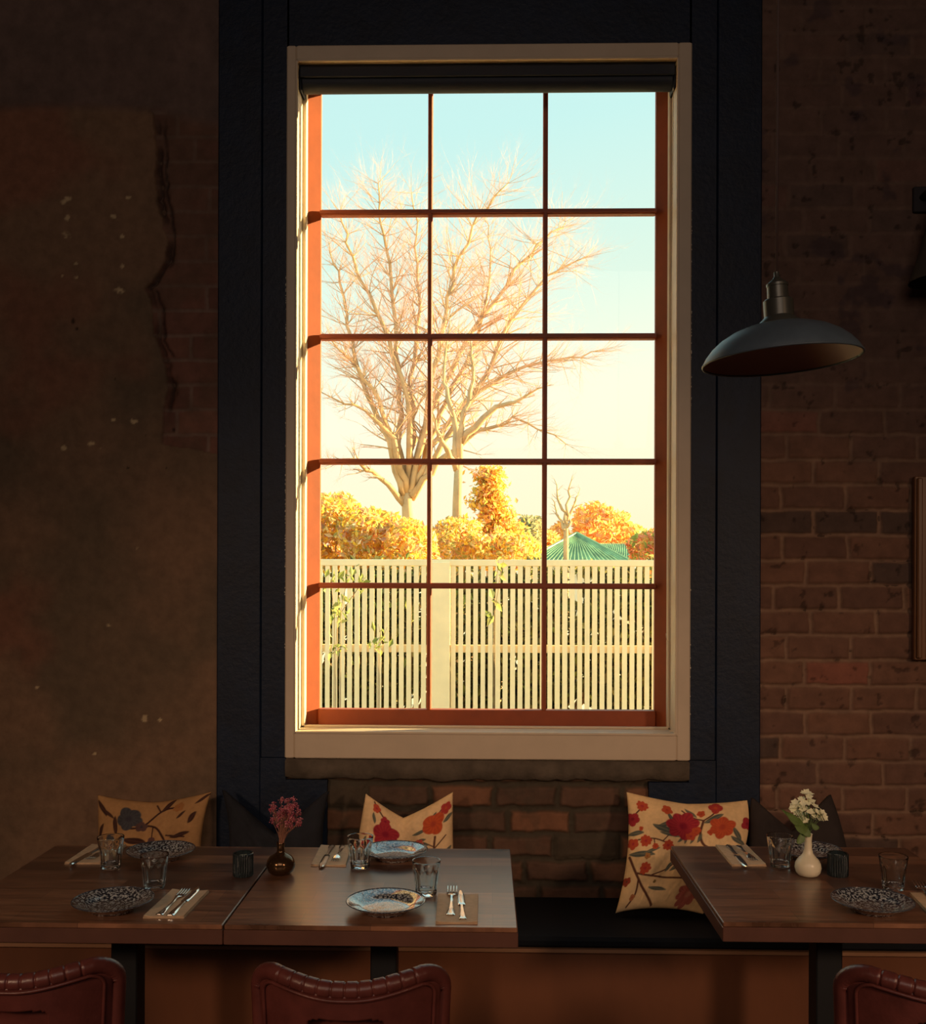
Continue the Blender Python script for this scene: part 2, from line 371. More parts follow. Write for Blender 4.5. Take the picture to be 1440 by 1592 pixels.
def lerp(a, b, t): return np.asarray(a) * (1 - t[..., None]) + np.asarray(b) * t[..., None]
crack_pts = [(160, 236), (180, 243), (280, 243), (320, 250), (380, 262), (410, 256), (450, 226), (480, 238), (520, 240), (570, 262), (640, 256), (690, 250), (708, 350), (1600, 350)]
chips = [(104, 313, 6), (107, 340, 5), (82, 340, 3), (178, 338, 3), (105, 366, 6), (192, 370, 4), (120, 412, 3), (98, 430, 3), (122, 432, 5), (192, 415, 3), (188, 453, 8), (178, 652, 3), (210, 657, 5), (100, 697, 4), (145, 690, 5), (155, 697, 4), (228, 1118, 5), (250, 1119, 3), (120, 850, 3), (215, 852, 3), (60, 1068, 3), (115, 1044, 3), (170, 972, 3), (265, 916, 2), (85, 268, 2), (200, 308, 4), (150, 1170, 3)]
def left_fn(X, Z):
    px, py = px_of(X, Z)
    prof, rid, row, col = bricks(X, Z)
    n1 = fbm(X * 3, Z * 3, 1); n2 = fbm(X * 14, Z * 14, 2); n3 = fbm(X * 60, Z * 60, 4, 3)
    edge = np.interp(py, [p[0] for p in crack_pts], [p[1] for p in crack_pts]) + (n2 - .5) * 16
    top = 165 + (n1 - .5) * 20
    pl = sstep(1.5, -1.5, px - edge) * sstep(-12, 12, py - top)
    upper = sstep(14, -14, py - top - 25 * sstep(200, 340, px))
    base_b = lerp((.13, .058, .042), (.20, .09, .06), rid)
    Cb = lerp((.19, .12, .09), base_b, prof)
    cov = sstep(.35, .6, n1 + (n2 - .5) * .5)
    Cb = lerp(Cb, (.115, .068, .044), cov * .6)
    Cp = lerp((.125, .085, .052), (.19, .112, .066), sstep(.3, .7, n1))
    Cp = lerp(Cp, (.21, .085, .05), sstep(.58, .75, fbm(X * 2.2, Z * 2.2, 9)) * .7)
    Cu = lerp((.11, .075, .062), (.15, .098, .080), n2)
    C = lerp(Cb, Cp, pl); C = lerp(C, Cu, upper)
    H = (prof - 1) * .0045 * (1 - .6 * cov) + (n2 - .5) * .004
    H = H * (1 - upper * .85)
    H = H + pl * (.009 - H + (n2 - .5) * .004 + (n1 - .5) * .008 + (n3 - .5) * .0012)
    # cracks along the plaster edge
    for dx, wd, dep, s in ((6, 4.2, .012, 0), (15, 2.2, .008, 3)):
        e2 = edge + dx + (fbm(X * 8, Z * 16, 12 + s) - .5) * 14
        k = np.exp(-((px - e2) / wd) ** 2) * sstep(175, 215, py) * sstep(705, 640, py) * sstep(.3, .5, fbm(X * 2, Z * 9, 14 + s))
        H = H - dep * k; C = C * (1 - .72 * k[..., None])
    for cx_, cy_, r in chips:
        r = r * 1.45
        d = np.hypot((px - cx_) * (.8 + n2), (py - cy_) * (1.4 + .6 * n2)) + (n3 - .5) * r * 2.6
        k = sstep(r * .9, r * .35, d); C = lerp(C, (.55, .42, .24), k * .75); H = H - .002 * k
    for cx_, cy_, r in ((115, 500, 6), (121, 512, 4), (228, 677, 3), (260, 728, 2.5), (200, 728, 2), (270, 668, 5), (180, 590, 3)):
        d = np.hypot((px - cx_) * 1.6, py - cy_) + (n3 - .5) * 4; k = sstep(r, r * .4, d); C = C * (1 - .7 * k[..., None]); H = H - .004 * k
    return H, C
def right_fn(X, Z):
    px, py = px_of(X, Z)
    prof, rid, row, col = bricks(X, Z, wob=.006, gw=.0065)
    n1 = fbm(X * 3, Z * 3, 21); n2 = fbm(X * 16, Z * 16, 22); n3 = fbm(X * 70, Z * 70, 24, 3)
    up = sstep(760, 560, py)                  # thicker old plaster and paint higher up
    cov = np.clip(up * .93 + sstep(.5, .75, n1) * .4, 0, 1)
    Cb = lerp((.115, .058, .040), (.175, .085, .052), rid)
    Cb = lerp(Cb, (.24, .085, .055), (rid > .93) * .8)
    Cb = lerp(Cb, (.07, .045, .035), (rid < .10) * .8)
    Cm = lerp((.18, .105, .07), (.25, .15, .095), n2)
    C = lerp(Cm, Cb, prof)
    C = lerp(C, (.12, .074, .058), cov * .8)
    patch = sstep(.62, .72, fbm(X * 9, Z * 12, 30)) * up
    C = lerp(C, (.055, .035, .040), patch * .6)
    H = (prof - 1) * .010 * (1 - .85 * cov) + (n2 - .5) * .005 + (n3 - .5) * .001 + (rid - .5) * .003 * (1 - cov)
    k = sstep(.70, .78, fbm(X * 30, Z * 30, 33)); C = C * (1 - .5 * k[..., None]); H = H - .003 * k
    return H, C
def below_fn(X, Z):
    px, py = px_of(X, Z)
    prof, rid, row, col = bricks(X, Z - (wz(1258) - zc0) % CP, wob=.009, gw=.010, seed=2)
    n1 = fbm(X * 4, Z * 4, 41); n2 = fbm(X * 18, Z * 18, 42); n3 = fbm(X * 80, Z * 80, 44, 3)
    smear = sstep(.30, .12, rid) + sstep(.56, .68, n2) * .4
    smear = np.clip(smear + sstep(-.10, -.35, X) * .35, 0, 1)
    Cb = lerp((.10, .055, .036), (.19, .085, .045), sstep(.3, 1.0, rid))
    C = lerp((.055, .043, .028), Cb, prof * (1 - smear * .85))
    H = (prof - 1) * .013 + (n2 - .5) * .007 + (n3 - .5) * .002 + smear * (1 - prof) * .008
    return H, C
parts = []
zt = 4.15
BX0, BX1 = wx(340), wx(1181)
parts.append(wall_patch(-1.95, BX0 + .03, .3, zt, left_fn))
parts.append(wall_patch(BX1 - .03, 1.95, .3, zt, right_fn))
parts.append(wall_patch(BX0 + .03, BX1 - .03, .3, OZB + .01, below_fn))
plain = MB(); SY_IN = 3.80
plain.box(RX0, -1.95, WY, WY + .3, 0, CZ); plain.box(1.95, RX1, WY, WY + .3, 0, CZ)
plain.box(-1.95, 1.95, WY, WY + .3, zt, CZ); plain.box(-1.95, 1.95, WY, WY + .3, 0, .3)
plain.box(-1.95, BX0 + .03, WY + .012, WY + .3, .3, zt); plain.box(BX1 - .03, 1.95, WY + .012, WY + .3, .3, zt)
plain.box(BX0 + .03, XL - .03, WY + .012, WY + .3, .3, zt); plain.box(XR + .03, BX1 - .03, WY + .012, WY + .3, .3, zt)
plain.box(XL - .03, XR + .03, WY + .02, WY + .3, .3, ZB - .04); plain.box(XL - .03, XR + .03, WY + .008, WY + .3, ZT + .13, zt); plain.box(XL - .03, XR + .03, WY + .008, SY_IN + .04, ZT + .021, ZT + .13)
pv = np.array(plain.v); pf = np.array(plain.f)
parts.append((pv, pf, np.tile(np.array([[.10, .06, .04]]), (len(pv), 1))))
struct(np_mesh('wall_front', parts, M_wall))

# navy painted surround (two steps of board), round the casing and down to the bench
nv = MB(); SX = .035
gxl, gxr = wx(408), wx(1112)
z_low = wz(1213)
nv.box(BX0, gxl, WY - .022, WY + .015, .3, CZ, bev=.004); nv.box(gxl, OXL + .01, WY - .018, WY + .015, OZB, CZ, bev=.003)
nv.box(gxr, BX1, WY - .022, WY + .015, .3, CZ, bev=.004); nv.box(OXR - .01, gxr, WY - .018, WY + .015, OZB, CZ, bev=.003)
nv.box(OXL, OXR, WY - .018, WY + .005, OZT - .01, CZ)
nv.box(gxl, OXL + .002, WY - .018, WY + .015, z_low, OZB); nv.box(OXR - .002, gxr, WY - .018, WY + .015, z_low, OZB)
nv.box(gxl, wx(511), WY - .018, WY + .012, .3, z_low); nv.box(wx(1009), gxr, WY - .018, WY + .012, .3, z_low)
struct(nv.build('trim_1', M_navy))
# cement ledge under the casing, ragged lower edge
nxs = 120; xs = np.linspace(OXL + .002, OXR - .002, nxs); prof = []
ragged = z_low + (fbm(xs * 14, xs * 0, 50) - .5) * .03
rows = []
for (dy, f) in ((-.002, 0.0), (-.026, .12), (-.030, .5), (-.030, .9), (.0, 1.0)):
    rows.append(np.stack([xs, WY + dy + (fbm(xs * 30, xs * 0 + f * 9, 51) - .5) * .006, ragged * (1 - f) + (OZB - .001) * f], -1))
struct(np_mesh('trim_2', [grid_arrays(np.stack(rows, 1), None)], M_stone))

# ------------------------------------------------------------------ window
win = struct(empty('window_1', ((XL + XR) / 2, WY, ZB)))
def wchild(o): o.parent = win; o.matrix_parent_inverse = Matrix.Translation(-win.location); return o
SY = 3.80                                    # room face of the sash
c = MB()
for (a, b, d, e) in ((OXL, XL, OZB, OZT), (XR, OXR, OZB, OZT)): c.box(a, b, WY - .028, WY + .012, d, e, bev=.004)
c.box(XL - .001, XR + .001, WY - .028, WY + .012, OZB, ZB, bev=.004); c.box(XL - .001, XR + .001, WY - .028, WY + .012, ZT, OZT, bev=.004)
# raised inner bead
for (a, b, d, e) in ((XL - .004, XL + .006, ZB - .004, ZT + .004), (XR - .006, XR + .004, ZB - .004, ZT + .004), (XL, XR, ZB - .004, ZB + .005), (XL, XR, ZT - .006, ZT + .004)):
    c.box(a, b, WY - .031, WY - .02, d, e, bev=.002)
wchild(c.build('casing', M_cream))
fl = MB(); random.seed(5)
for side, z0, z1, n_ in ((OXL, wz(1010), wz(420), 90), (OXR, wz(640), wz(330), 36), (OXR, wz(1120), wz(900), 12)):
    for k in range(n_):
        z = random.uniform(z0, z1); w_ = random.uniform(.0008, .0022); h_ = random.uniform(.001, .007)
        xx = side + (-.0015 if side < 0 else .0015) + random.gauss(0, .0006)
        fl.box(xx - w_ / 2, xx + w_ / 2, WY - .0205, WY - .016, z, z + h_)
fo = wchild(fl.build('paint_flecks', mat('worn_edge_glint', (.85, .78, .62), .7))); fo['kind'] = 'stuff'  # worn paint chips; light caught on the edge is put into their pale colour
j = MB()
j.box(XL - .02, XL, WY + .012, SY + .12, ZB - .02, ZT + .02); j.box(XR, XR + .02, WY + .012, SY + .12, ZB - .02, ZT + .02)
j.box(XL, XR, WY + .012, SY + .045, ZT, ZT + .02); j.box(XL, XR, SY + .045, SY + .12, ZT + .11, ZT + .13); j.box(XL, XR, WY + .012, SY + .2, ZB - .02, ZB)
# stop beads on the reveal
for a, b in ((XL, XL + .014), (XR - .009, XR)): j.box(a, b, SY - .05, SY - .015, ZB, ZT, bev=.002)
j.box(XL, XR, SY - .05, SY - .03, ZB, ZB + .008, bev=.002)
wchild(j.build('jamb', M_cream))
def sx_(px): return PX(px, 800, SY).x
def sz_(py): return PX(760, py, SY).z
GL, GR, GB, GT = sx_(496), sx_(1020), sz_(1104), sz_(135)
s = MB(); D0, D1 = SY, SY + .045
for xo, xi, sg in ((XL + .001, GL, 1), (XR - .001, GR, -1)):      # stiles with a splayed room face
    sec = [(xo, D1), (xo, D0 - .013), (xo + sg * .004, D0 - .014), (xi, D0 + .023), (xi, D1)]
    vs_ = [(a, b, z) for z in (ZB + .001, ZT - .001) for a, b in sec]
    s.add(vs_, [tuple(range(5)), tuple(range(9, 4, -1))] + [(i, (i + 1) % 5, 5 + (i + 1) % 5, 5 + i) for i in range(5)])
s.box(GL - .001, GR + .001, D0, D1, ZB + .001, GB, bev=.003); s.box(GL - .001, GR + .001, D0, D1, GT, ZT - .001, bev=.003)
wchild(s.build('sash', M_redwood))
mu = MB(); hw = .0088
vx = [sx_(667.5), sx_(847)]; hz = [sz_(328), sz_(522), sz_(717), sz_(911)]
for x in vx: mu.box(x - hw, x + hw, D0 + .006, D1 - .006, GB, GT, bev=.003); mu.box(x - hw * .5, x + hw * .5, D0 + .001, D0 + .01, GB, GT)
for z in hz: mu.box(GL, GR, D0 + .005, D1 - .005, z - .0105, z + .0105, bev=.003); mu.box(GL, GR, D0, D0 + .01, z - .006, z + .006)
wchild(mu.build('glazing_bars', M_redwood))
g = MB(); xe = [GL] + vx + [GR]; ze = [GB] + hz[::-1] + [GT]
for i in range(3):
    for k in range(5):
        x0, x1, z0, z1 = xe[i] + hw*.7, xe[i+1] - hw*.7, ze[k] + .007, ze[k+1] - .007
        y = SY + .026
        g.add([(x0, y, z0), (x1, y, z0), (x1, y, z1), (x0, y, z1)], [(0, 1, 2, 3)])
tag(wchild(g.build('glass_panes', M_pane)), 'clear glass panes')

# roller blind
rb = tag(empty('roller_blind', ((XL + XR) / 2, WY + .05, ZT)), 'charcoal roller blind rolled up under the window head', 'blind')
def rel(o, r): o.parent = r; o.matrix_parent_inverse = Matrix.Translation(-r.location); return o
bz = ZT - .045
tb = MB(); pts = [(XL + .012, WY + .055, bz), (XR - .012, WY + .055, bz)]
tb.tube(pts, .036, 32); rel(tb.build('fabric_roll', M_blind, auto=40), rb)
rel(MB().box(XL + .006, XR - .006, WY + .004, WY + .014, ZT - .044, ZT - .001, bev=.002).build('fascia', M_blind), rb)
rel(MB().box(XL + .02, XR - .02, WY + .086, WY + .091, PX(760, 137, WY + .09).z, bz).build('hanging_fabric', M_blind), rb)
rel(MB().box(XL + .018, XR - .018, WY + .082, WY + .095, PX(760, 140, WY + .09).z, PX(760, 135, WY + .09).z, bev=.002).build('bottom_bar', M_blind), rb)
for xa in (XL + .001, XR - .010): rel(MB().box(xa, xa + .009, WY + .02, WY + .10, bz - .04, bz + .04, bev=.003).build('bracket', M_blind), rb)
ch = MB(); cz0 = PX(1045, 985, WY + .02).z
cp = [(XR - .012, WY + .03, bz - k * (bz - cz0) / 60) for k in range(61)]
cp += [(XR - .012 - .016 * (1 - math.cos(t * math.pi)) / 2, WY + .03 + .0 * t, cz0 - .03 * math.sin(t * math.pi)) for t in [k / 12 for k in range(1, 13)]]
cp = [(x + .004 * math.sin(z * 2.3), y, z) for x, y, z in cp]
ch.tube(cp, .0011, 6)
for k in range(0, 230):
    z = bz - (bz - cz0) * k / 230
    if k % 2 == 0: ch.sphere((XR - .012 + .004 * math.sin(z * 2.3), WY + .03, z), .0021, 6, 4)
rel(ch.build('bead_chain', mat('white_bead_chain', (.5, .42, .32), .4), smooth=True), rb)

# ------------------------------------------------------------------ outdoors
O0 = WY + .36
struct(MB().box(-60, 60, WY + .36, 120, -.15, -.05).build('ground', M_ground))
FY = 8.2
fence = tag(empty('picket_fence', (0, FY, 0)), 'cream painted slat fence with capped posts beyond the window', 'fence')
ftop = PX(760, 870, FY).z
xs0, xs1 = -4.6, 4.8
post_x = [PX(686, 900, FY).x]
pitch = 11.55 * FY / F; sw = 7.4 * FY / F
post_x = [post_x[0] - 4.1, post_x[0] - 2.0, post_x[0], post_x[0] + 2.2, post_x[0] + 4.4]
rail = MB(); zr = PX(760, 1009, FY).z
rail.box(xs0, xs1, FY - .01, FY + .05, ftop - .052, ftop, bev=.004)
rel(rail.build('cap_rail', M_fence), fence)
rel(MB().box(xs0, xs1, FY + .012, FY + .05, zr - .03, zr + .03).build('middle_rail', M_fence), fence)
rel(MB().box(xs0, xs1, FY + .012, FY + .05, .12, .20).build('bottom_rail', M_fence), fence)
for x in post_x:
    rel(MB().box(x - .072, x + .072, FY - .03, FY + .07, -.05, ftop - .02, bev=.004).build('post', M_fence), fence)
sl = MB(); x = xs0; k = 0
while x < xs1:
    if all(abs(x - p) > .09 for p in post_x):
        ww = sw * (1 + random.uniform(-.06, .06)); tl = random.uniform(-.002, .002)
        sl.box(x - ww/2, x + ww/2, FY - .006 + tl, FY + .012 + tl, .06, ftop - .04)
    x += pitch
rel(sl.build('slats', M_fence), fence)

def leaf_cloud(mb, pts, size, cols, curl=.3, up=0):
    for p in pts:
        c = random.choice(cols); v = random.uniform(.75, 1.2); c = tuple(min(.95, x * v) for x in c)
        d = Vector((random.gauss(0, 1), random.gauss(0, 1), random.gauss(0, 1) + up)).normalized()
        s_ = Vector((random.gauss(0, 1), random.gauss(0, 1), random.gauss(0, 1))); s_ = (s_ - d * s_.dot(d)).normalized()
        L = size * random.uniform(.6, 1.3); W = L * random.uniform(.35, .55); n = d.cross(s_) * L * curl * .3
        p = Vector(p)
        mb.add([p - d * L / 2, p + s_ * W / 2 + n, p + d * L / 2, p - s_ * W / 2 + n], [(0, 1, 2, 3)], c)

YEL = [(.85, .50, .06), (.88, .58, .10), (.80, .38, .08), (.75, .45, .16), (.85, .62, .22), (.45, .38, .12), (.62, .34, .20), (.80, .60, .34)]
ORA = [(.85, .42, .10), (.88, .50, .12), (.85, .36, .14), (.80, .46, .22), (.85, .55, .15)]
RED = [(.75, .26, .12), (.80, .34, .18), (.70, .42, .12), (.35, .40, .10)]
DRK = [(.16, .13, .05), (.10, .09, .035), (.22, .16, .07), (.30, .26, .10), (.12, .12, .05)]
GRN = [(.28, .30, .08), (.38, .38, .12), (.22, .26, .07), (.50, .48, .18)]

def bush(name, label, ellipses, n, size, cols, group=None, cat='bush', stem_h=1.0, parent_stem=True):
    """ellipses: (px, py, rx_px, ry_px, Y, depth)"""
    mb = MB(); tot = sum(e[2] * e[3] for e in ellipses)
    for (px, py, rx, ry, Y, dp) in ellipses:
        c = PX(px, py, Y); sx2, sz2 = rx * Y / F, ry * Y / F; pts = []
        for _ in range(int(n * rx * ry / tot)):
            while True:
                v = Vector((random.uniform(-1, 1), random.uniform(-1, 1), random.uniform(-1, 1)))
                if v.length < 1: break
            v = v * (.55 + .45 / max(v.length, .3)) if v.length > .3 else v * 2
            nz_ = mnoise.noise(Vector((c.x + v.x * sx2, v.z * sz2, px * .01)) * 2.2 / max(.6, size * 8))
            if nz_ < -.22: continue
            r_ = 1 + .22 * mnoise.noise(v * 2.5 + Vector((px, 0, 0)))
            pts.append((c.x + v.x * sx2 * r_, c.y + v.y * dp, max(.05, c.z + v.z * sz2 * r_)))
        leaf_cloud(mb, pts, size, cols)
    c0 = PX(ellipses[0][0], ellipses[0][1], ellipses[0][4])
    root = tag(empty(name, (c0.x, c0.y, -.05)), label, cat, group)
    rel(mb.build('foliage', M_leaf), root)
    st = MB()
    for e in ellipses:
        c = PX(e[0], e[1], e[4])
        for q in range(3):
            a = Vector((c.x * .8 + c0.x * .2 + random.uniform(-.1, .1), c.y, -.05)); b = Vector((c.x + random.uniform(-.6, .6) * e[2] * e[4] / F, c.y + random.uniform(-.3, .3) * e[5], c.z + .3 * e[3] * e[4] / F))
            m = (a + b) / 2 + Vector((random.uniform(-.1, .1), 0, 0))
            st.tube([a, m, b], [.03, .02, .006], 5)
    rel(st.build('stems', M_bark), root)
    return root

bush('autumn_bush', 'large golden-leaved bush above the fence in the left panes', [(520, 830, 60, 62, 11, .9), (575, 842, 58, 52, 10.6, .8), (635, 850, 46, 40, 10.4, .8), (500, 790, 40, 30, 11.5, .8)], 13000, .085, YEL, 'autumn bushes behind the fence')
bush('autumn_bush', 'golden bush above the fence in the middle panes', [(708, 845, 42, 42, 13, .8), (745, 850, 46, 40, 13.1, .8), (790, 856, 52, 30, 13.2, .8)], 9000, .08, YEL + [(.55, .50, .15)], 'autumn bushes behind the fence')
bush('autumn_bush', 'small reddish bush over the fence at the right end', [(1003, 855, 26, 28, 12, .8), (1030, 850, 24, 32, 12, .8)], 2600, .09, RED, 'autumn bushes behind the fence')
bush('low_hedge', 'dark green hedge growing behind the fence slats', [(k, 1000, 60, 128, 9.3, .45) for k in range(120, 1500, 60)], 48000, .11, DRK + GRN[:1], cat='hedge')
bush('grey_shrub', 'dull grey-green shrub left of the green roof', [(822, 835, 24, 34, 26, 1.2), (800, 850, 22, 24, 26, 1.2)], 2600, .2, [(.40, .34, .17), (.30, .28, .15), (.48, .40, .24)])
bush('orange_tree', 'rounded orange autumn tree behind the green roof', [(925, 835, 62, 48, 55, 4), (885, 850, 40, 42, 55, 4), (965, 848, 42, 36, 55, 4), (945, 805, 30, 20, 55, 3)], 9000, .38, ORA, 'distant autumn trees', 'tree')
bush('orange_tree', 'lower orange autumn tree at the far right behind the fence', [(1012, 868, 32, 30, 40, 2)], 1800, .36, ORA + RED[:2], 'distant autumn trees', 'tree')

bush('orange_tree', 'hazy orange tree left of the green roof, behind the thin bare tree', [(848, 860, 26, 34, 50, 2)], 1500, .36, ORA, 'distant autumn trees', 'tree')

# conifer with drooping orange layers
cf = tag(empty('conifer', PX(766, 895, 18) * 1), 'tall orange-brown conifer in tiers behind the middle panes', 'tree')
cf.location.z = -.05
mb = MB(); tr = MB(); Y = 18
top_ = PX(764, 728, Y); bot = Vector((top_.x, Y, -.05)); tr.tube([bot, (bot + top_) / 2, top_], [.13, .09, .02], 7)
for t in range(17):
    f = t / 16; py = 735 + f * 130; R_ = (16 + 66 * f ** 1.1) * Y / F * random.uniform(.75, 1.1); zc = PX(764, py, Y).z
    for b in range(9):
        a = random.uniform(0, 6.283); L = R_ * random.uniform(.6, 1.05); e = Vector((top_.x + math.cos(a) * L, Y + math.sin(a) * L, zc - L * .15 + .1))
        tr.tube([(top_.x, Y, zc), e], [.02, .006], 4)
        pts = []
        for _ in range(int(20 + 34 * f)):
            u = random.uniform(.15, 1) ; q = Vector((top_.x, Y, zc)).lerp(e, u); pts.append(q + Vector((random.gauss(0, .09), random.gauss(0, .09), random.gauss(-.02, .05))))
        leaf_cloud(mb, pts, .11, ORA + YEL[:3] + [(.5, .42, .12)])
rel(mb.build('foliage', M_leaf), cf); rel(tr.build('trunk', M_bark), cf)

def grow(tr, tw, p, d, L, r, depth, maxd, spread=.5, up=.15):
    """recursive bare branch"""
    n = 4; pts = [p.copy()]; rs = [r]; q = p.copy(); dd = d.copy()
    for k in range(n):
        dd = (dd + Vector((random.gauss(0, .10), random.gauss(0, .10), random.gauss(0, .08) + up * .10))).normalized()
        q = q + dd * L / n; pts.append(q.copy()); rs.append(r * (1 - .62 * (k + 1) / n))
    (tr if depth < 2 else tw).tube(pts, rs, 5 if depth < 2 else 3, cap=False)
    if depth >= maxd: return
    for k in range(2 + (depth > 0) + (random.random() < .5)):
        i = random.choice((1, 2, 3, 4)); ax = Vector((random.gauss(0, 1), random.gauss(0, 1), random.gauss(0, .6)))
        nd = (dd + ax.normalized() * spread * random.uniform(.6, 1.3) + Vector((0, 0, up))).normalized()
        grow(tr, tw, pts[i], nd, L * random.uniform(.55, .8), rs[i] * .62, depth + 1, maxd, spread, up)

def hand_tree(name, label, trunk, limbs, Y, side, maxd, r0, rl, spread=.55):
    tr, tw = MB(), MB()
    base = PX(*trunk[0], Y); base.z = -.05
    pts = [base] + [PX(a, b, Y) for a, b in trunk[0:]]
    tr.tube(pts, [r0 * (1 - .35 * k / (len(pts) - 1)) for k in range(len(pts))], 9)
    for limb in limbs:
        n = len(limb); dy = random.uniform(-1, 1) * side
        P_ = []
        for k, (a, b) in enumerate(limb):
            P_.append(PX(a, b, Y + dy * k / n))
        # refine
        fine = []
        for k in range(n - 1):
            for q in range(4):
                t = q / 4; v = P_[k].lerp(P_[k+1], t); v = v + Vector((random.gauss(0, .02), random.gauss(0, .03), random.gauss(0, .02))) * (Y / 16); fine.append(v)
        fine.append(P_[-1]); m = len(fine)
        rr = [rl * (1 - .86 * k / (m - 1)) for k in range(m)]
        tr.tube(fine, rr, 6)
        tot = sum((fine[k+1] - fine[k]).length for k in range(m - 1))
        for k in range(4, m):
            for _ in range(2 if k < 9 else 6):
                d = (fine[k] - fine[k-1]).normalized(); ax = Vector((random.gauss(0, 1), random.gauss(0, .9), random.gauss(0, .5)))
                nd = (d * .6 + ax.normalized() * .75 + Vector((0, 0, -.02))).normalized()
                grow(tr, tw, fine[k], nd, tot * .19 * random.uniform(.6, 1.2) * (1 - .5 * k / m), max(.0034, rr[k] * .32), 1, maxd, spread)
    root = tag(empty(name, base), label, 'tree')
    rel(tr.build('trunk', M_bark, smooth=True), root); rel(tw.build('twigs', M_twig), root)
    return root
random.seed(11)
hand_tree('bare_tree', 'big leafless spreading tree filling the middle of the window', [(636, 860), (634, 800), (632, 765)], [
    [(630, 775), (605, 690), (570, 610), (545, 530), (528, 440), (512, 380)],
    [(628, 770), (612, 700), (590, 620), (545, 560), (505, 520)],
    [(632, 765), (620, 690), (622, 600), (616, 500), (606, 410), (590, 330), (588, 285)],
    [(634, 765), (645, 680), (640, 590), (652, 480), (650, 390), (640, 300)],
    [(636, 768), (655, 690), (670, 600), (690, 500), (705, 420), (745, 330), (790, 285)],
    [(638, 770), (668, 690), (705, 600), (745, 520), (765, 430), (760, 350)],
    [(638, 772), (670, 700), (720, 625), (800, 575), (870, 560), (935, 545)],
    [(640, 770), (690, 690), (745, 600), (790, 500), (850, 430), (910, 400)],
    [(640, 775), (680, 720), (740, 670), (800, 650), (880, 690)],
    [(630, 785), (590, 740), (545, 715), (500, 722)],
    [(632, 770), (610, 680), (570, 640), (500, 610)],
    [(634, 768), (640, 650), (600, 520), (545, 400), (530, 330)],
    [(637, 768), (668, 640), (730, 520), (800, 420), (850, 370), (880, 345)],
], 16, 1.6, 3, .12, .056)
hand_tree('bare_tree', 'slimmer leafless tree with an upright trunk right of the big bare tree', [(710, 850), (711, 780), (713, 720)], [
    [(713, 725), (718, 660), (735, 590), (730, 520)], [(713, 722), (708, 650), (690, 590), (700, 500)],
    [(714, 690), (760, 640), (800, 625), (850, 600)], [(712, 730), (690, 690), (672, 640)],
], 14, .9, 2, .085, .055)
hand_tree('bare_tree', 'thin distant leafless tree above the green roof', [(880, 868), (880, 830), (880, 812)], [
    [(880, 815), (872, 780), (862, 745)], [(880, 812), (884, 775), (890, 740)], [(880, 820), (892, 790), (902, 760)], [(880, 825), (866, 800), (858, 775)],
], 32, .8, 2, .10, .06)

# house with a green corrugated roof
HYD = 34
hp = lambda a, b, y=HYD: PX(a, b, y)
hs = tag(empty('house', (hp(905, 895).x, HYD + 3, -.05)), 'low house with a green corrugated iron roof behind the fence', 'house')
ap = hp(897, 829, HYD + 2.6); el = hp(812, 874); er = hp(984, 874); er.z = el.z
def corr(A, B, C_, D, n, amp=.03):
    """corrugated sheet between edge A-B (eave) and D-C (ridge)"""
    mb = MB(); vs = []; fs = []
    nrm = (B - A).cross(D - A).normalized()
    if nrm.z < 0: nrm = -nrm
    for i in range(n * 6 + 1):
        t = i / (n * 6); o = nrm * amp * math.sin(i / 6 * 2 * math.pi)
        a = A.lerp(B, t) + o; b = D.lerp(C_, t) + o
        vs += [a, b, a - nrm * .02, b - nrm * .02]
    for i in range(n * 6): k = i * 4; fs += [(k, k+4, k+5, k+1), (k+2, k+3, k+7, k+6)]
    mb.add(vs, fs); return mb
ridge_end = ap + Vector((0, 5, 0))
rf = corr(el, er, ap + Vector((.02, 0, 0)), ap - Vector((.02, 0, 0)), 24)
rel(rf.build('roof_front', M_roof, smooth=True), hs)
r2 = MB()
r2.tube([el, ap], .06, 6); r2.tube([er, ap], .06, 6); r2.tube([ap, ridge_end], .06, 6)
rel(r2.build('ridge_capping', M_roof_trim), hs)
A = er + Vector((.02, 0, 0)); r3 = corr(er, er + Vector((0, 6, 0)), ridge_end, ap, 14); rel(r3.build('roof_side', M_roof, smooth=True), hs)
r3 = corr(el + Vector((0, 6, 0)), el, ap, ridge_end, 14); rel(r3.build('roof_side', M_roof, smooth=True), hs)
a, b, c_, d = hp(900, 874, HYD + 1.2), hp(990, 874, HYD + 1.2), hp(984, 845, HYD + 4.2), hp(925, 845, HYD + 4.2)
r4 = corr(a, b, c_, d, 22); rel(r4.build('roof_wing', M_roof, smooth=True), hs)
rel(MB().box(el.x + .3, er.x - .3, HYD + .4, HYD + 6, -.05, el.z).box(er.x - .4, b.x - .2, HYD + 1.6, HYD + 6, -.05, el.z).build('walls', M_housewall), hs)

# leafy sprigs in front of the fence
def sprig(name, label, stems, n, Y=7.3, cols=GRN, L=.07, group='leafy climbers in front of the fence'):
    base = PX(stems[0][0][0], 1000, Y); root = tag(empty(name, (base.x, Y, -.05)), label, 'plant', group)
    st, lf = MB(), MB()
    for s_ in stems:
        P_ = [PX(a, b, Y + random.uniform(-.1, .1)) for a, b in s_]
        P_ = [Vector((P_[0].x, P_[0].y, -.05))] + P_
        st.tube(P_, [.0028] * (len(P_) - 1) + [.0012], 4)
        pts = []
        for k in range(n):
            i = random.randint(max(1, len(P_) - 3), len(P_) - 1); p = P_[i-1].lerp(P_[i], random.random()) if i > 1 else P_[i]
            pts.append(p + Vector((random.gauss(0, .03), random.gauss(0, .03), random.gauss(0, .03))))
        leaf_cloud(lf, pts, L, cols, up=-.6)
    rel(lf.build('leaves', M_leaf), root); rel(st.build('stems', M_vine), root)
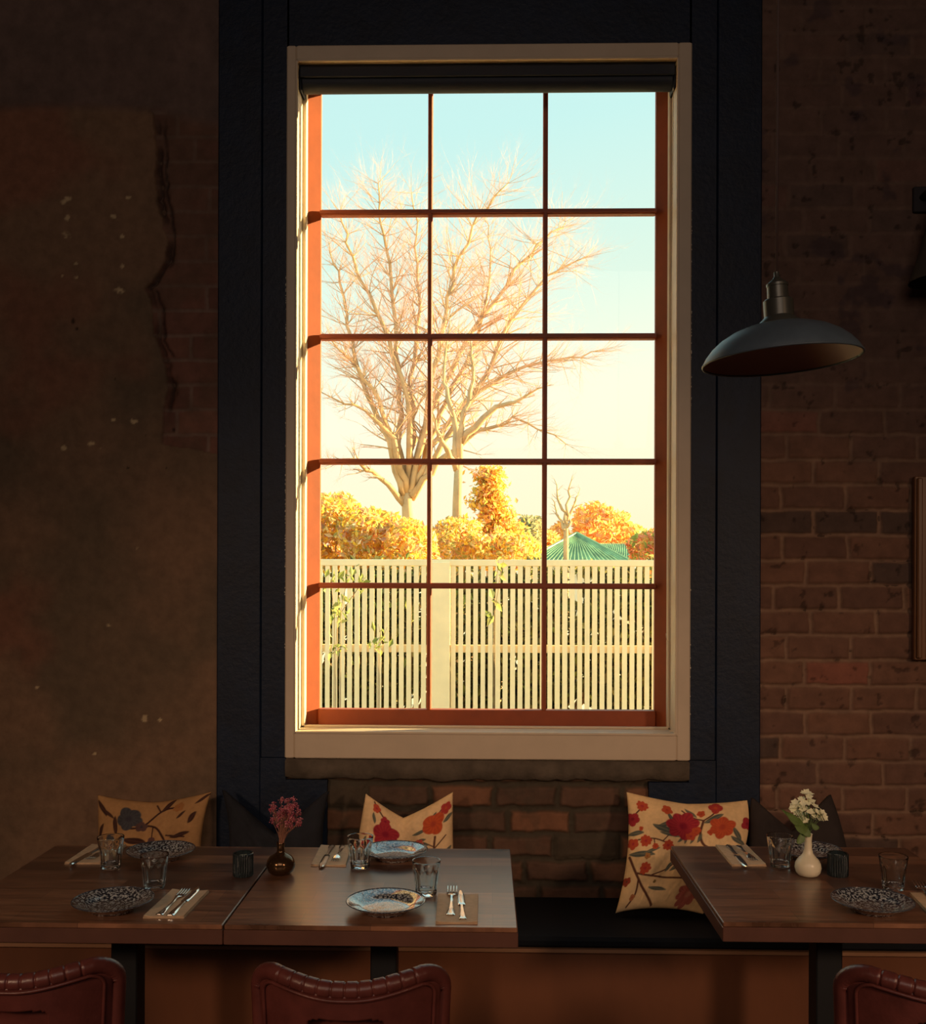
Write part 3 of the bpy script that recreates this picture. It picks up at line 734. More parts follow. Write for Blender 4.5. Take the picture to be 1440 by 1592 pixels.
sprig('climbing_plant', 'green leafy climber across the top of the fence at the left', [[(520, 960), (515, 905), (512, 885)], [(530, 950), (540, 900), (552, 885)], [(525, 960), (560, 910), (567, 898)], [(522, 1010), (527, 930)]], 16)
sprig('climbing_plant', 'small green sprig halfway down the fence in the lower left pane', [[(588, 1010), (592, 985), (588, 970)], [(590, 1005), (602, 975)]], 9)
sprig('climbing_plant', 'thin sprig poking over the fence top in the middle panes', [[(768, 960), (772, 900), (776, 870)], [(770, 950), (778, 895), (784, 868)]], 7, L=.08)
sprig('climbing_plant', 'leafy shoot rising behind the fence below the big bare tree', [[(640, 960), (638, 870), (634, 845)], [(645, 950), (655, 870), (650, 842)]], 10, Y=8.6)

# ------------------------------------------------------------------ bench along the wall
BZ = .452
BY0 = 3.21
bench = tag(empty('bench', (0, BY0, 0)), 'long built-in bench with black seat and brown timber front under the window', 'bench')
rel(MB().box(-3.6, 3.6, BY0 - .012, WY - .04, BZ - .034, BZ, bev=.010).build('seat_pad', M_vinyl, bevel=0), bench)
rel(MB().box(-3.6, 3.6, BY0 - .018, BY0 + .03, BZ - .046, BZ - .034, bev=.002).build('nosing', mat('timber_nosing_highlight', (.34, .18, .10), .35)), bench)  # timber strip; the highlight along the bench edge is put into its colour
fp = MB()
fp.box(-3.6, 3.6, BY0, BY0 + .02, .06, BZ - .046)
rel(fp.build('front_panel', M_panel), bench)
rel(MB().box(-3.6, 3.6, BY0 + .04, BY0 + .06, 0, .06).build('plinth', M_metal_blk), bench)

# ------------------------------------------------------------------ tables
def table(label, x0, x1, y0, y1, th=.047):
    cx, cy = (x0 + x1) / 2, (y0 + y1) / 2; hx, hy = (x1 - x0) / 2, (y1 - y0) / 2
    r = tag(empty('dining_table', (cx, cy, 0)), label, 'table', 'dining tables along the bench')
    MB().box(-hx + .0015, hx - .0015, -hy + .0015, hy - .0015, .738, .75, bev=.002).build('tabletop', M_top, r)
    MB().box(-hx, hx, -hy, hy, .75 - th, .7379, bev=.0015).build('edge_band', M_edge, r)
    MB().box(-.035, .035, -.035, .035, .02, .685, bev=.003).build('pedestal', M_metal_blk, r)
    MB().box(-.22, .22, -.22, .22, 0, .02, bev=.004).build('base_plate', M_metal_blk, r)
    MB().box(-.2, .2, -.26, .26, .684, .703, bev=.002).build('top_bracket', M_metal_blk, r)
    return r
y_f, y_n = TP(600, 1318).y, TP(600, 1441).y
seam = TP(380, 1394).x
tl = TP(83, 1316).x
tr_ = TP(806, 1445).x
table('walnut plank table at the far left with two plates and a dark candle holder', tl, seam - .001, y_n, y_f)
table('walnut plank table in the middle carrying the bronze vase and kraft napkins', seam + .001, tr_, y_n, y_f)
rt0 = TP(1038, 1315).x + .009
table('walnut plank table at the right with the cream vase of white flowers', rt0, rt0 + .72, TP(1127, 1434).y, TP(1200, 1316).y)

# ------------------------------------------------------------------ chairs
def chair(label, px, ytop, Y):
    c0 = PX(px, ytop, Y); r = tag(empty('dining_chair', (c0.x, Y + .22, 0)), label, 'chair', 'oxblood leather dining chairs')
    zt_ = c0.z                                # height of the dip in the back
    W = .196; cor = .055
    def topz(x):                              # profile of the top edge
        u = abs(x) / W
        return zt_ + .016 * sstep(.05, .80, np.array(u))
    def yb(x, z):                             # curve of the back shell (towards the camera is -y)
        return -.22 + .10 * (abs(x) / W) ** 2.4 - .10 * max(0, z - .45) * .6
    # outline path: up the left side, over the top, down the right
    path = []
    zc = .46
    ns = 10
    for k in range(ns): path.append((-W * (.93 + .07 * k / ns), zc + (zt_ + .016 - cor - zc) * k / ns))
    for k in range(9):
        a = math.pi - k / 8 * math.pi / 2; path.append((-W + cor + cor * math.cos(a), zt_ + .016 - cor + cor * math.sin(a)))
    for k in range(1, 40):
        x = (-W + cor) + (2 * W - 2 * cor) * k / 40; path.append((x, float(topz(x))))
    for k in range(9):
        a = math.pi / 2 - k / 8 * math.pi / 2; path.append((W - cor + cor * math.cos(a), zt_ + .016 - cor + cor * math.sin(a)))
    for k in range(ns - 1, -1, -1): path.append((W * (.93 + .07 * k / ns), zc + (zt_ + .016 - cor - zc) * k / ns))
    # padded rim with stitched channels
    RR = .0165
    pts = []; rr = []
    dense = []
    for k in range(len(path) - 1):
        for q in range(5): dense.append((path[k][0] + (path[k+1][0] - path[k][0]) * q / 5, path[k][1] + (path[k+1][1] - path[k][1]) * q / 5))
    dense.append(path[-1])
    cxm = 0
    def inset(i, d, step=4):
        a_, b_ = dense[max(0, i - step)], dense[min(len(dense) - 1, i + step)]; tx, tz = b_[0] - a_[0], b_[1] - a_[1]; l = math.hypot(tx, tz)
        return dense[i][0] + tz / l * d, dense[i][1] - tx / l * d
    for i_, (x, z) in enumerate(dense):
        x2, z2 = inset(i_, RR)                # inset by the roll radius
        g_ = 0
        if z > zt_ - .03 and abs(x) < .125:
            ph = (x / .0245) % 1.0; g_ = .0028 * math.exp(-(min(ph, 1 - ph) / .07) ** 2)
        pts.append(Vector((x2, yb(x2, z2) + .012, z2))); rr.append(RR - g_)
    rimo = MB().tube(pts, rr, 20).build('back_rim', M_leather, r, smooth=True)
    # piping just inside the rim, on the outside face of the back
    pp = []
    for i_ in range(0, len(dense), 2):
        x2, z2 = inset(i_, .031)
        pp.append(Vector((x2, yb(x2, z2) - .005, z2)))
    MB().tube(pp, .0036, 8).build('piping', M_leather, rimo, smooth=True)
    # outside back shell with a hand slot
    nu, nv_ = 110, 100; V = []; Q = []
    for i in range(nu + 1):
        x = -W * .90 + 2 * W * .90 * i / nu
        zz = float(topz(x)) - .024
        e = max(0, abs(x) - (W - cor - .01)); zz -= e * e * 9
        for k in range(nv_ + 1):
            z = .44 + (zz - .44) * k / nv_
            V.append((x * (.95 + .05 * k / nv_), yb(x, z) - .001, z))
    for i in range(nu):
        for k in range(nv_):
            xm = -W * .90 + 2 * W * .90 * (i + .5) / nu; zm = .44 + (zt_ - .034 - .44) * (k + .5) / nv_
            if (xm / .075) ** 4 + ((zm - (zt_ - .105)) / .026) ** 4 < 1: continue
            a = i * (nv_ + 1) + k; Q.append((a, a + nv_ + 1, a + nv_ + 2, a + 1))
    o = MB().add(V, Q).build('back_shell', M_leather, r, smooth=True)
    md_ = o.modifiers.new('thickness', 'SOLIDIFY'); md_.thickness = .012; md_.offset = -1
    # upholstered inner face of the back
    V2 = [(x, y + .036, z) for (x, y, z) in V]; Q2 = [(i * (nv_ + 1) + k, (i + 1) * (nv_ + 1) + k, (i + 1) * (nv_ + 1) + k + 1, i * (nv_ + 1) + k + 1) for i in range(nu) for k in range(nv_)]
    o = MB().add(V2, Q2).build('back_pad', M_leather, r, smooth=True)
    md_ = o.modifiers.new('thickness', 'SOLIDIFY'); md_.thickness = .02; md_.offset = -1
    # seat and legs
    st = MB(); st.box(-.21, .21, -.20, .22, .415, .48, bev=.02); o = st.build('seat', M_leather, r)
    for sx3 in (-1, 1):
        for sy in (-1, 1):
            MB().tube([(sx3 * .17, sy * .16, .418), (sx3 * .205, sy * .20, .0)], [.013, .010], 10).build('leg', M_metal_blk, r, smooth=True)
    return r
chair('oxblood leather chair cut off at the left edge, in front of the left table', 18, 1511, 1.95)
chair('oxblood leather chair with stitched top rail in front of the middle table', 538, 1523, 1.92)
chair('oxblood leather chair at the right edge, in front of the right table', 1484, 1527, 1.90)

# ------------------------------------------------------------------ cushions
def ellipse_mask(U, V, cx, cy, rx, ry, ang=0, soft=.06):
    c, s = math.cos(ang), math.sin(ang); du, dv = U - cx, V - cy
    a = (du * c + dv * s) / rx; b = (-du * s + dv * c) / ry
    return sstep(1 + soft, 1 - soft, np.hypot(a, b)), a, b
def flower(Cc, U, V, cx, cy, r, col, dark, petals=5, ph=0):
    du, dv = U - cx, V - cy; a = np.arctan2(dv, du); d = np.hypot(du, dv)
    rad = r * (.78 + .22 * np.abs(np.cos((a + ph) * petals / 2)) + .06 * np.sin(a * 3 + ph))
    m = sstep(rad * 1.04, rad * .94, d)
    k = .5 + .5 * np.cos(a * petals * 3 + d / r * 6); cc = lerp(col, dark, np.clip(k * .5 + sstep(.35, .1, d / r) * .8, 0, 1))
    return Cc * (1 - m[..., None]) + cc * m[..., None]
def leaf(Cc, U, V, cx, cy, L, W, ang, col, vein=(.25, .22, .14)):
    c, s = math.cos(ang), math.sin(ang); du, dv = U - cx, V - cy
    a = (du * c + dv * s) / L; b = (-du * s + dv * c)
    wd = W * np.clip(1 - a * a, 0, 1) ** .8
    m = sstep(wd + .004, wd - .004, np.abs(b - .15 * W * np.sin(a * 3))) * (np.abs(a) < 1)
    cc = lerp(col, vein, np.exp(-(b / .006) ** 2) * .6)
    return Cc * (1 - m[..., None]) + cc * m[..., None]
def stem(Cc, U, V, pts, w, col):
    m = np.zeros_like(U)
    P_ = [np.array(p, float) for p in pts]; fine = []
    for i in range(len(P_) - 1):
        p0 = P_[max(i-1, 0)]; p1 = P_[i]; p2 = P_[i+1]; p3 = P_[min(i+2, len(P_)-1)]
        for q in range(6):
            t = q / 6; fine.append(.5 * ((2*p1) + (-p0+p2)*t + (2*p0-5*p1+4*p2-p3)*t*t + (-p0+3*p1-3*p2+p3)*t**3))
    fine.append(P_[-1])
    for A_, B_ in zip(fine[:-1], fine[1:]):
        d = B_ - A_; l2 = d @ d + 1e-9; t = np.clip(((U - A_[0]) * d[0] + (V - A_[1]) * d[1]) / l2, 0, 1)
        m = np.maximum(m, sstep(w * 1.3, w * .7, np.hypot(U - A_[0] - t * d[0], V - A_[1] - t * d[1])))
    return Cc * (1 - m[..., None]) + np.array(col) * m[..., None]
CRIM, CRD = (.42, .035, .045), (.24, .012, .03); ORG, ORD = (.58, .10, .035), (.42, .06, .03)
GRY = (.085, .10, .085); BRN = (.13, .05, .03)
def paint_big(U, V):                       # U to the right, V upwards
    C = np.ones(U.shape + (3,)) * np.array((.84, .58, .30)); C = C * (.92 + .16 * fbm(U * 5, V * 5, 60))[..., None]
    S = lambda p, w=.007, c=BRN: None
    for pts, w_, c_ in (([(.02, .44), (.10, .30), (.22, .16), (.38, .02)], .010, BRN), ([(.10, .30), (.25, .27), (.50, .25), (.72, .26)], .008, BRN), ([(.14, .24), (.15, .12), (.10, .03)], .009, BRN),
                        ([(.25, .27), (.37, .32), (.46, .40)], .006, BRN), ([(.06, .58), (.22, .60), (.34, .56)], .006, BRN), ([(.22, .60), (.24, .52)], .005, BRN), ([(.62, .80), (.60, .66), (.64, .56), (.76, .50)], .010, BRN),
                        ([(.62, .80), (.70, .87), (.74, .95)], .007, BRN), ([(.62, .80), (.54, .83), (.45, .90)], .007, BRN), ([(.05, .80), (.12, .88)], .006, BRN), ([(.30, .58), (.36, .66)], .005, BRN)):
        C = stem(C, U, V, pts, w_, c_)
    for a in ((.33, .745, .10, .022, .35), (.30, .69, .11, .026, -.35), (.36, .645, .10, .020, -.2), (.36, .79, .09, .018, -1.1), (.70, .82, .09, .026, .5), (.52, .88, .07, .014, -.8), (.90, .68, .08, .020, -1.0), (.92, .62, .08, .02, -.5), (.06, .64, .07, .02, .1),
              (.13, .46, .12, .026, -.05), (.21, .49, .08, .016, .35), (.40, .35, .05, .016, 1.1), (.49, .38, .10, .024, .75), (.36, .16, .10, .016, -.15), (.45, .60, .04, .012, .8), (.60, .62, .05, .014, 1.3), (.49, .61, .05, .012, 1.5), (.55, .61, .05, .012, 1.2)):
        C = leaf(C, U, V, *a, GRY)
    for a in ((.46, .74, .148, CRIM, CRD, 7), (.77, .735, .110, ORG, ORD, 6), (.115, .885, .052, ORG, CRIM, 8), (.03, .76, .06, CRIM, CRD, 5), (.32, .88, .05, ORG, ORD, 5), (.57, .70, .04, ORG, ORD, 5), (.53, .64, .045, ORG, CRIM, 5), (.60, .87, .035, ORG, ORD, 5), (.72, .93, .06, CRIM, ORG, 4), (.98, .78, .06, CRIM, CRD, 4),
              (.15, .575, .055, ORG, CRIM, 8), (.35, .54, .05, ORG, CRIM, 8), (.24, .53, .03, ORG, ORD, 6), (.18, .335, .055, ORG, CRIM, 8), (.04, .55, .05, ORG, CRIM, 5), (.03, .24, .04, ORD, BRN, 5), (.18, .44, .03, (.45, .26, .08), ORD, 5), (.70, .12, .12, (.40, .09, .07), (.5, .2, .14), 9), (.10, .68, .02, ORG, ORD, 4), (.31, .22, .016, (.3, .2, .06), BRN, 4), (.13, .10, .03, (.45, .2, .08), ORD, 4), (.68, .68, .03, ORG, ORD, 4)):
        C = flower(C, U, V, *a[:3], a[3], a[4], a[5], ph=a[0] * 9)
    return C
def paint_v(U, V):
    C = np.ones(U.shape + (3,)) * np.array((.82, .56, .30)); C = C * (.92 + .16 * fbm(U * 5, V * 5, 64))[..., None]
    for pts, w_ in (([(.12, .98), (.30, .82), (.42, .60), (.48, .40)], .009), ([(.80, .20), (.81, .50), (.82, .62)], .011), ([(.81, .50), (.93, .62)], .006), ([(.80, .80), (.92, .92)], .007), ([(.81, .52), (.70, .58)], .006)):
        C = stem(C, U, V, pts, w_, BRN)
    for a in ((.15, .82, .06, .018, -1.3), (.40, .62, .10, .02, -1.0), (.66, .60, .07, .020, .15), (.70, .56, .06, .02, -.3), (.80, .82, .07, .022, 1.1), (.66, .70, .08, .020, .2), (.95, .78, .06, .02, .6), (.93, .45, .09, .02, .9), (.10, .58, .04, .015, .8)):
        C = leaf(C, U, V, *a, GRY)
    for a in ((.30, .68, .155, CRIM, CRD, 5), (.28, .83, .058, CRIM, CRD, 5), (.80, .76, .125, (.60, .10, .03), ORD, 4), (.65, .56, .062, (.55, .10, .06), CRIM, 8), (.09, .50, .05, CRIM, CRD, 5), (.93, .88, .06, CRIM, ORG, 5), (.16, .93, .05, ORG, CRIM, 5), (.93, .42, .06, ORD, CRD, 5)):
        C = flower(C, U, V, *a[:3], a[3], a[4], a[5], ph=a[0] * 7)
    return C
def paint_left(U, V):
    C = np.ones(U.shape + (3,)) * np.array((.42, .23, .095)); C = C * (.9 + .2 * fbm(U * 5, V * 5, 68))[..., None]
    D_ = (.05, .02, .016); BL = (.07, .07, .075); BLD = (.045, .04, .05)
    for pts, w_ in (([(.30, .70), (.45, .72), (.62, .88), (.75, .90)], .010), ([(.45, .74), (.60, .70), (.70, .55), (.74, .45)], .010), ([(.56, .71), (.56, .60)], .007), ([(.60, .88), (.55, .95)], .007), ([(.70, .62), (.86, .60)], .008)):
        C = stem(C, U, V, pts, w_, D_)
    for a in ((.06, .88, .09, .024, -1.0), (.11, .84, .09, .018, -.6), (.20, .72, .10, .022, -1.5), (.05, .66, .08, .02, 1.2), (.40, .57, .11, .034, -.15), (.44, .46, .10, .030, .3), (.66, .93, .08, .024, .9), (.90, .78, .06, .026, 1.1), (.82, .62, .09, .022, .25), (.95, .95, .07, .016, .6), (.18, .50, .09, .02, .9), (.80, .82, .05, .014, .8)):
        C = leaf(C, U, V, *a, D_, (.10, .05, .03))
    for a in ((.33, .80, .125, BL, BLD, 5), (.45, .72, .055, (.12, .06, .05), BLD, 5), (.56, .56, .05, (.14, .06, .05), BLD, 5), (.69, .46, .08, BL, BLD, 5), (.76, .90, .05, (.36, .16, .05), (.3, .12, .05), 6), (.15, .56, .06, BL, BLD, 5), (.30, .36, .09, BL, BLD, 5)):
        C = flower(C, U, V, *a[:3], a[3], a[4], a[5], ph=a[0] * 5)
    return C

def cushion(name, label, TLp, TRp, BLp, BRp, thick, paint=None, m=None, group=None, topdip=0, sidein=(.03, .03), n=170, res=None, dipc=.5, dipw=.30, rightmid=None, seed=0):
    """corner points in space; the cushion bulges from the sheet they span"""
    if paint is None: n = 70
    u = np.linspace(0, 1, n); U, V = np.meshgrid(u, u, indexing='ij')
    TL_, TR_, BL_, BR_ = [np.array(p) for p in (TLp, TRp, BLp, BRp)]
    P0 = ((BL_ * (1 - U[..., None]) + BR_ * U[..., None]) * (1 - V[..., None]) + (TL_ * (1 - U[..., None]) + TR_ * U[..., None]) * V[..., None])
    ex = (TR_ - TL_); H_ = np.linalg.norm(TL_ - BL_)
    nrm = np.cross(TR_ - TL_, TL_ - BL_); nrm = nrm / np.linalg.norm(nrm)
    if nrm[1] > 0: nrm = -nrm
    # edges curve inwards between the corners
    su = 4 * U * (1 - U); sv = 4 * V * (1 - V)
    cw = np.linalg.norm(ex)
    exn = ex / cw; eyn = (TL_ - BL_) / H_
    P0 = P0 + exn * ((sidein[0] * (1 - U) - sidein[1] * U) * sv)[..., None] + eyn * ((-.018 * V + .018 * (1 - V)) * su)[..., None]
    if topdip:
        dd = np.maximum(0, 1 - np.abs(U - dipc) / (dipw * 1.55)) ** 1.05 * V ** 2.2
        P0 = P0 - eyn * (topdip * dd)[..., None]
    if rightmid: P0 = P0 + exn * (rightmid * U ** 2 * sv)[..., None]
    prof = (np.clip(su, 0, 1) ** .5) * (np.clip(sv, 0, 1) ** .5)
    wr = (fbm(U * 7, V * 5, 70 + seed) - .5) * .030 * prof + np.sin(U * 23 + V * 9) * .0015 * prof
    if topdip: prof = prof * (1 - .35 * np.exp(-((U - dipc) / .10) ** 2) * V ** 1.5)
    front = P0 + nrm * (thick / 2 * prof + wr)[..., None]
    back = P0 - nrm * (thick / 2 * prof)[..., None]
    c_ = TL_ * 0 + (BL_ + BR_) / 2
    C = paint(U, V) if paint else None
    o = np_mesh(name, [grid_arrays(front, C, flip=False), grid_arrays(back, C, flip=True)], M_floral if paint else m)
    me = o.data
    # weld the seam
    import bmesh as bm_
    b = bm_.new(); b.from_mesh(me); bm_.ops.remove_doubles(b, verts=b.verts, dist=.0002); bm_.ops.recalc_face_normals(b, faces=b.faces); b.to_mesh(me); b.free()
    me.transform(Matrix.Translation(-Vector(c_))); o.location = c_
    tag(o, label, 'cushion', group); me.update()
    return o
G = 'cushions along the bench'
pb = lambda px, y=3.47, z=BZ + .012: Vector((PX(px, 1400, y).x, y, z))
cushion('cushion', 'tan cushion with dark grey flowers against the plaster wall at the left', PX(152, 1236, 3.56), PX(329, 1231, 3.56), pb(150), pb(322), .13, paint_left, group=G, topdip=.012, sidein=(.005, .03))
cushion('cushion', 'black cushion with a chopped top behind the dried pink flowers', PX(345, 1228, 3.55), PX(512, 1230, 3.55), pb(342), pb(519), .13, None, M_dkfab, G, topdip=.13, seed=3)
cushion('cushion', 'floral cushion with two pointed ears behind the plate on the middle table', PX(570, 1225, 3.55), PX(705, 1226, 3.55), pb(545), pb(708), .12, paint_v, None, G, topdip=.083, sidein=(-.004, .004), dipc=.47, dipw=.40, seed=5)
cushion('cushion', 'big cream floral cushion with crimson blooms left of the right table', PX(974, 1231, 3.58), PX(1162, 1244, 3.58), pb(957, 3.40), pb(1093, 3.40), .15, paint_big, None, G, topdip=0.01, sidein=(.022, .0), rightmid=.055, n=230, seed=8)
cushion('cushion', 'black brown cushion behind the cream vase on the right bench', PX(1168, 1240, 3.57), PX(1292, 1235, 3.57), pb(1172), pb(1325), .11, None, M_dkfab2, G, topdip=.10, sidein=(-.01, -.02), seed=9)

# ------------------------------------------------------------------ pendant lamp
LY = 2.4
lc = PX(1215.5, 561, LY)
pl = tag(empty('pendant_lamp', lc), 'slate grey dome pendant lamp hanging on a cord over the right table', 'lamp')
pl.rotation_euler = (0, math.radians(-3.5), 0)
R_ = .180
out = [(R_, 0), (R_ * 1.0, .004), (.172, .018), (.158, .035), (.138, .052), (.112, .067), (.082, .078), (.055, .084), (.045, .086)]
inn = [(.043, .083), (.054, .081), (.081, .075), (.110, .064), (.136, .049), (.156, .032), (.170, .016), (.1775, .002)]
shd = MB().lathe(out, 72).build('shade', M_lamp_out, pl, smooth=True)
o = pl; 
for ch_ in [x for x in bpy.data.objects if x.parent == pl]:
    me = ch_.data
    # open the underside: drop the cap faces
    import bmesh as bm_
    b = bm_.new(); b.from_mesh(me)
    bm_.ops.delete(b, geom=[f for f in b.faces if len(f.verts) > 4], context='FACES'); b.to_mesh(me); b.free()
li = MB().lathe(inn, 72).build('shade_lining', M_lamp_in, shd, smooth=True)
b = bm_.new(); b.from_mesh(li.data); bm_.ops.delete(b, geom=[f for f in b.faces if len(f.verts) > 4 and abs(f.calc_center_median().z) < .01], context='FACES'); b.to_mesh(li.data); b.free()
rimt = MB(); rimt.tube([(R_ * math.cos(a) * .996, R_ * math.sin(a) * .996, .001) for a in [k * 2 * math.pi / 72 for k in range(73)]], .0028, 8); rimt.build('rim', M_lamp_out, shd, smooth=True)
nk = [(.050, .084), (.047, .090), (.039, .097), (.034, .103), (.034, .140), (.031, .143), (.024, .144), (.0235, .172), (.025, .173), (.025, .179), (.019, .184), (.010, .191), (.0065, .196), (.006, .207), (.001, .208)]
skt = MB().lathe(nk, 40).build('socket_cap', M_lamp_neck, pl, auto=35)
MB().lathe([(.010, .05), (.016, .055), (.016, .084)], 20).build('bulb_holder', M_lamp_neck, skt, auto=35)
pl_m = pl.rotation_euler.to_matrix()
cd = MB(); tip = Vector(lc) + pl_m @ Vector((0, 0, .205)); cd.tube([tip, tip + Vector((.0015, 0, .4)), (tip.x + .004, tip.y, CZ)], .0032, 8)
cdo = cd.build('cord', M_cord, smooth=True); cdo.parent = pl; cdo.matrix_parent_inverse = (Matrix.Translation(lc) @ pl_m.to_4x4()).inverted()

M_sconce = mat('matt_charcoal_lamp_paint', (.028, .024, .028), .8)
# wall lamp at the right edge
wl0 = PX(1468, 300, WY - .14)
wl = tag(empty('wall_lamp', (wl0.x, WY, wl0.z)), 'black flared wall lamp half out of frame at the upper right', 'lamp')
MB().lathe([(.03, 0), (.034, -.02), (.05, -.08), (.07, -.17), (.098, -.26), (.112, -.30), (.109, -.30), (.066, -.17), (.046, -.08), (.03, -.02), (.001, -.01)], 40, M=Matrix.Translation((0, -.14, 0))).build('shade', M_sconce, wl, auto=50)
MB().tube([(-.02, -.01, .03), (-.02, -.08, .035), (0, -.14, .02), (0, -.14, -.01)], .011, 10).build('arm', M_sconce, wl, smooth=True)
MB().box(-.05, .05, -.016, .0, -.02, .07, bev=.003).build('mounting_plate', M_sconce, wl)

# picture frame at the right edge
fx0, fx1, fz0, fz1 = wx(1417), wx(1417) + .52, wz(1022), wz(741)
pf_ = tag(empty('picture_frame', ((fx0 + fx1) / 2, WY - .012, fz0)), 'brown wooden picture frame hanging on the brick wall at the right edge', 'picture')
fm = MB(); fw = .042
for (a, b, d, e) in ((fx0, fx0 + fw, fz0, fz1), (fx1 - fw, fx1, fz0, fz1), (fx0 + fw, fx1 - fw, fz0, fz0 + fw), (fx0 + fw, fx1 - fw, fz1 - fw, fz1)):
    fm.box(a, b, WY - .03, WY - .006, d, e, bev=.003)
    fm.box(a + .006, b - .018 if b - a < .1 else b - .006, WY - .042, WY - .028, d + .006, e - .006, bev=.004)
rel(fm.build('frame', M_frame), pf_)
rel(MB().box(fx0 + fw - .003, fx1 - fw + .003, WY - .018, WY - .010, fz0 + fw - .003, fz1 - fw + .003).build('print', M_dark_pic), pf_)

# ------------------------------------------------------------------ tableware
def plate_proto():
    r = tag(empty('side_plate', (0, 0, .75)), 'x', 'plate', 'blue speckled side plates')
    k = .0975
    top = [(.0005, .0075), (.045, .0078), (.058, .0095), (.066, .0150), (.078, .0205), (.092, .0255), (k, .0275)]
    bot = [(k + .0012, .0265), (.092, .0225), (.078, .0165), (.066, .0100), (.056, .0045), (.054, .0002), (.048, .0002), (.046, .0035), (.0005, .004)]
    dsh = MB().lathe(top + bot, 72).build('dish', M_plate, r, smooth=True)
    MB().tube([(k * math.cos(a), k * math.sin(a), .0272) for a in [i * 2 * math.pi / 72 for i in range(73)]], .0013, 6).build('rim', M_plate_rim, dsh, smooth=True)
    return r
plates = [
    (250, 1320, 'speckled blue plate at the back of the left table, by the dark-flowered cushion'),
    (176, 1397, 'speckled blue plate at the front of the left table'),
    (613, 1320, 'speckled blue plate at the back of the middle table, below the floral cushion'),
    (600, 1399, 'speckled blue plate at the front of the middle table, catching the window light'),
    (1256, 1319, 'speckled plate partly hidden behind the cream vase on the right table'),
    (1357, 1398, 'speckled plate at the front of the right table')]
pr = plate_proto()
for i, (a, b_, lab) in enumerate(plates):
    o = pr if i == 0 else copy_tree(pr)
    p = TP(a, b_, .7775); o.location = (p.x, p.y, .7502); o.rotation_euler = (0, 0, i * 1.3); o['label'] = lab

def tumbler():
    H_, rt, rb_, t = .090, .0375, .0265, .0028
    prof = [(.0005, .0), (rb_ - .003, 0), (rb_, .002)]
    zs = [.006, .012, .02, .03, .04, .05, .058, .064, .069, .073, .078, .084, H_ - .001]
    for z in zs: prof.append((rb_ + (rt - rb_) * (z / H_) ** 1.0, z))
    prof += [(rt - .0005, H_), (rt - t, H_ - .0005)]
    for z in reversed([.016, .022, .03, .045, .06, .075]): prof.append((rb_ + (rt - rb_) * (z / H_) - t - .0012 * (1 - z / H_), z))
    prof += [(rb_ - .007, .013), (.0005, .0115)]
    no = 3 + len(zs)
    def mod(i, a, r, z):
        if i < 3 or i >= no: return r
        w_ = float(sstep(.004, .014, np.array(z)) * sstep(.071, .060, np.array(z)))
        return r * (1 - .085 * w_ * (abs(math.cos(a * 4.5)) ** 1.3))
    return MB().lathe(prof, 108, mod=mod)
tum = tumbler().build('tumbler', M_glassware, auto=50)
glasses = [(172, 1350, 'clear fluted tumbler beside the back plate of the left table'), (240, 1381, 'clear fluted tumbler behind the front plate of the left table'),
           (560, 1349, 'clear fluted tumbler between the back napkin and back plate of the middle table'), (663, 1391, 'clear fluted tumbler beside the front plate of the middle table'),
           (1213, 1347, 'clear tumbler left of the cream vase on the right table'), (1389, 1383, 'clear tumbler behind the front plate on the right table')]
for i, (a, b_, lab) in enumerate(glasses):
    o = tum if i == 0 else copy_tree(tum)
    p = TP(a, b_); o.location = (p.x, p.y, .7502); o.rotation_euler = (0, 0, i * .5); tag(o, lab, 'glass', 'clear drinking tumblers')

def holder():
    r = tag(empty('candle_holder', (0, 0, .75)), 'x', 'candle holder', 'ribbed dark glass candle holders')
    H_, R0 = .063, .0285
    prof = [(.0005, 0), (R0 - .002, 0), (R0, .003), (R0, .02), (R0, .045), (R0, H_ - .006), (R0 - .0005, H_ - .001), (R0 - .002, H_), (R0 - .0045, H_ - .001), (R0 - .0045, .014), (R0 - .008, .010), (.0005, .009)]
    mod = lambda i, a, r_, z: r_ - (.0024 * (1 - abs(math.sin(a * 12))) if 2 <= i <= 5 else 0)
    MB().lathe(prof, 168, mod=mod).build('ribbed_glass', M_smoke, r, auto=60)
    wx_ = MB().lathe([(.0005, .0105), (.021, .0105), (.0228, .015), (.0228, .050), (.0215, .052), (.004, .0505), (.0005, .0505)], 40).build('wax', M_wax, r, auto=50)
    MB().tube([(0, 0, .05), (.0006, 0, .054), (.0015, 0, .058)], .0008, 6).build('wick', M_metal_blk, wx_)
    return r
hd = holder()
for i, (a, b_, lab) in enumerate([(378, 1361, 'ribbed dark glass candle holder left of the bronze vase'), (1303, 1361, 'ribbed dark glass candle holder right of the cream vase')]):
    o = hd if i == 0 else copy_tree(hd); p = TP(a, b_); o.location = (p.x, p.y, .7502); o['label'] = lab

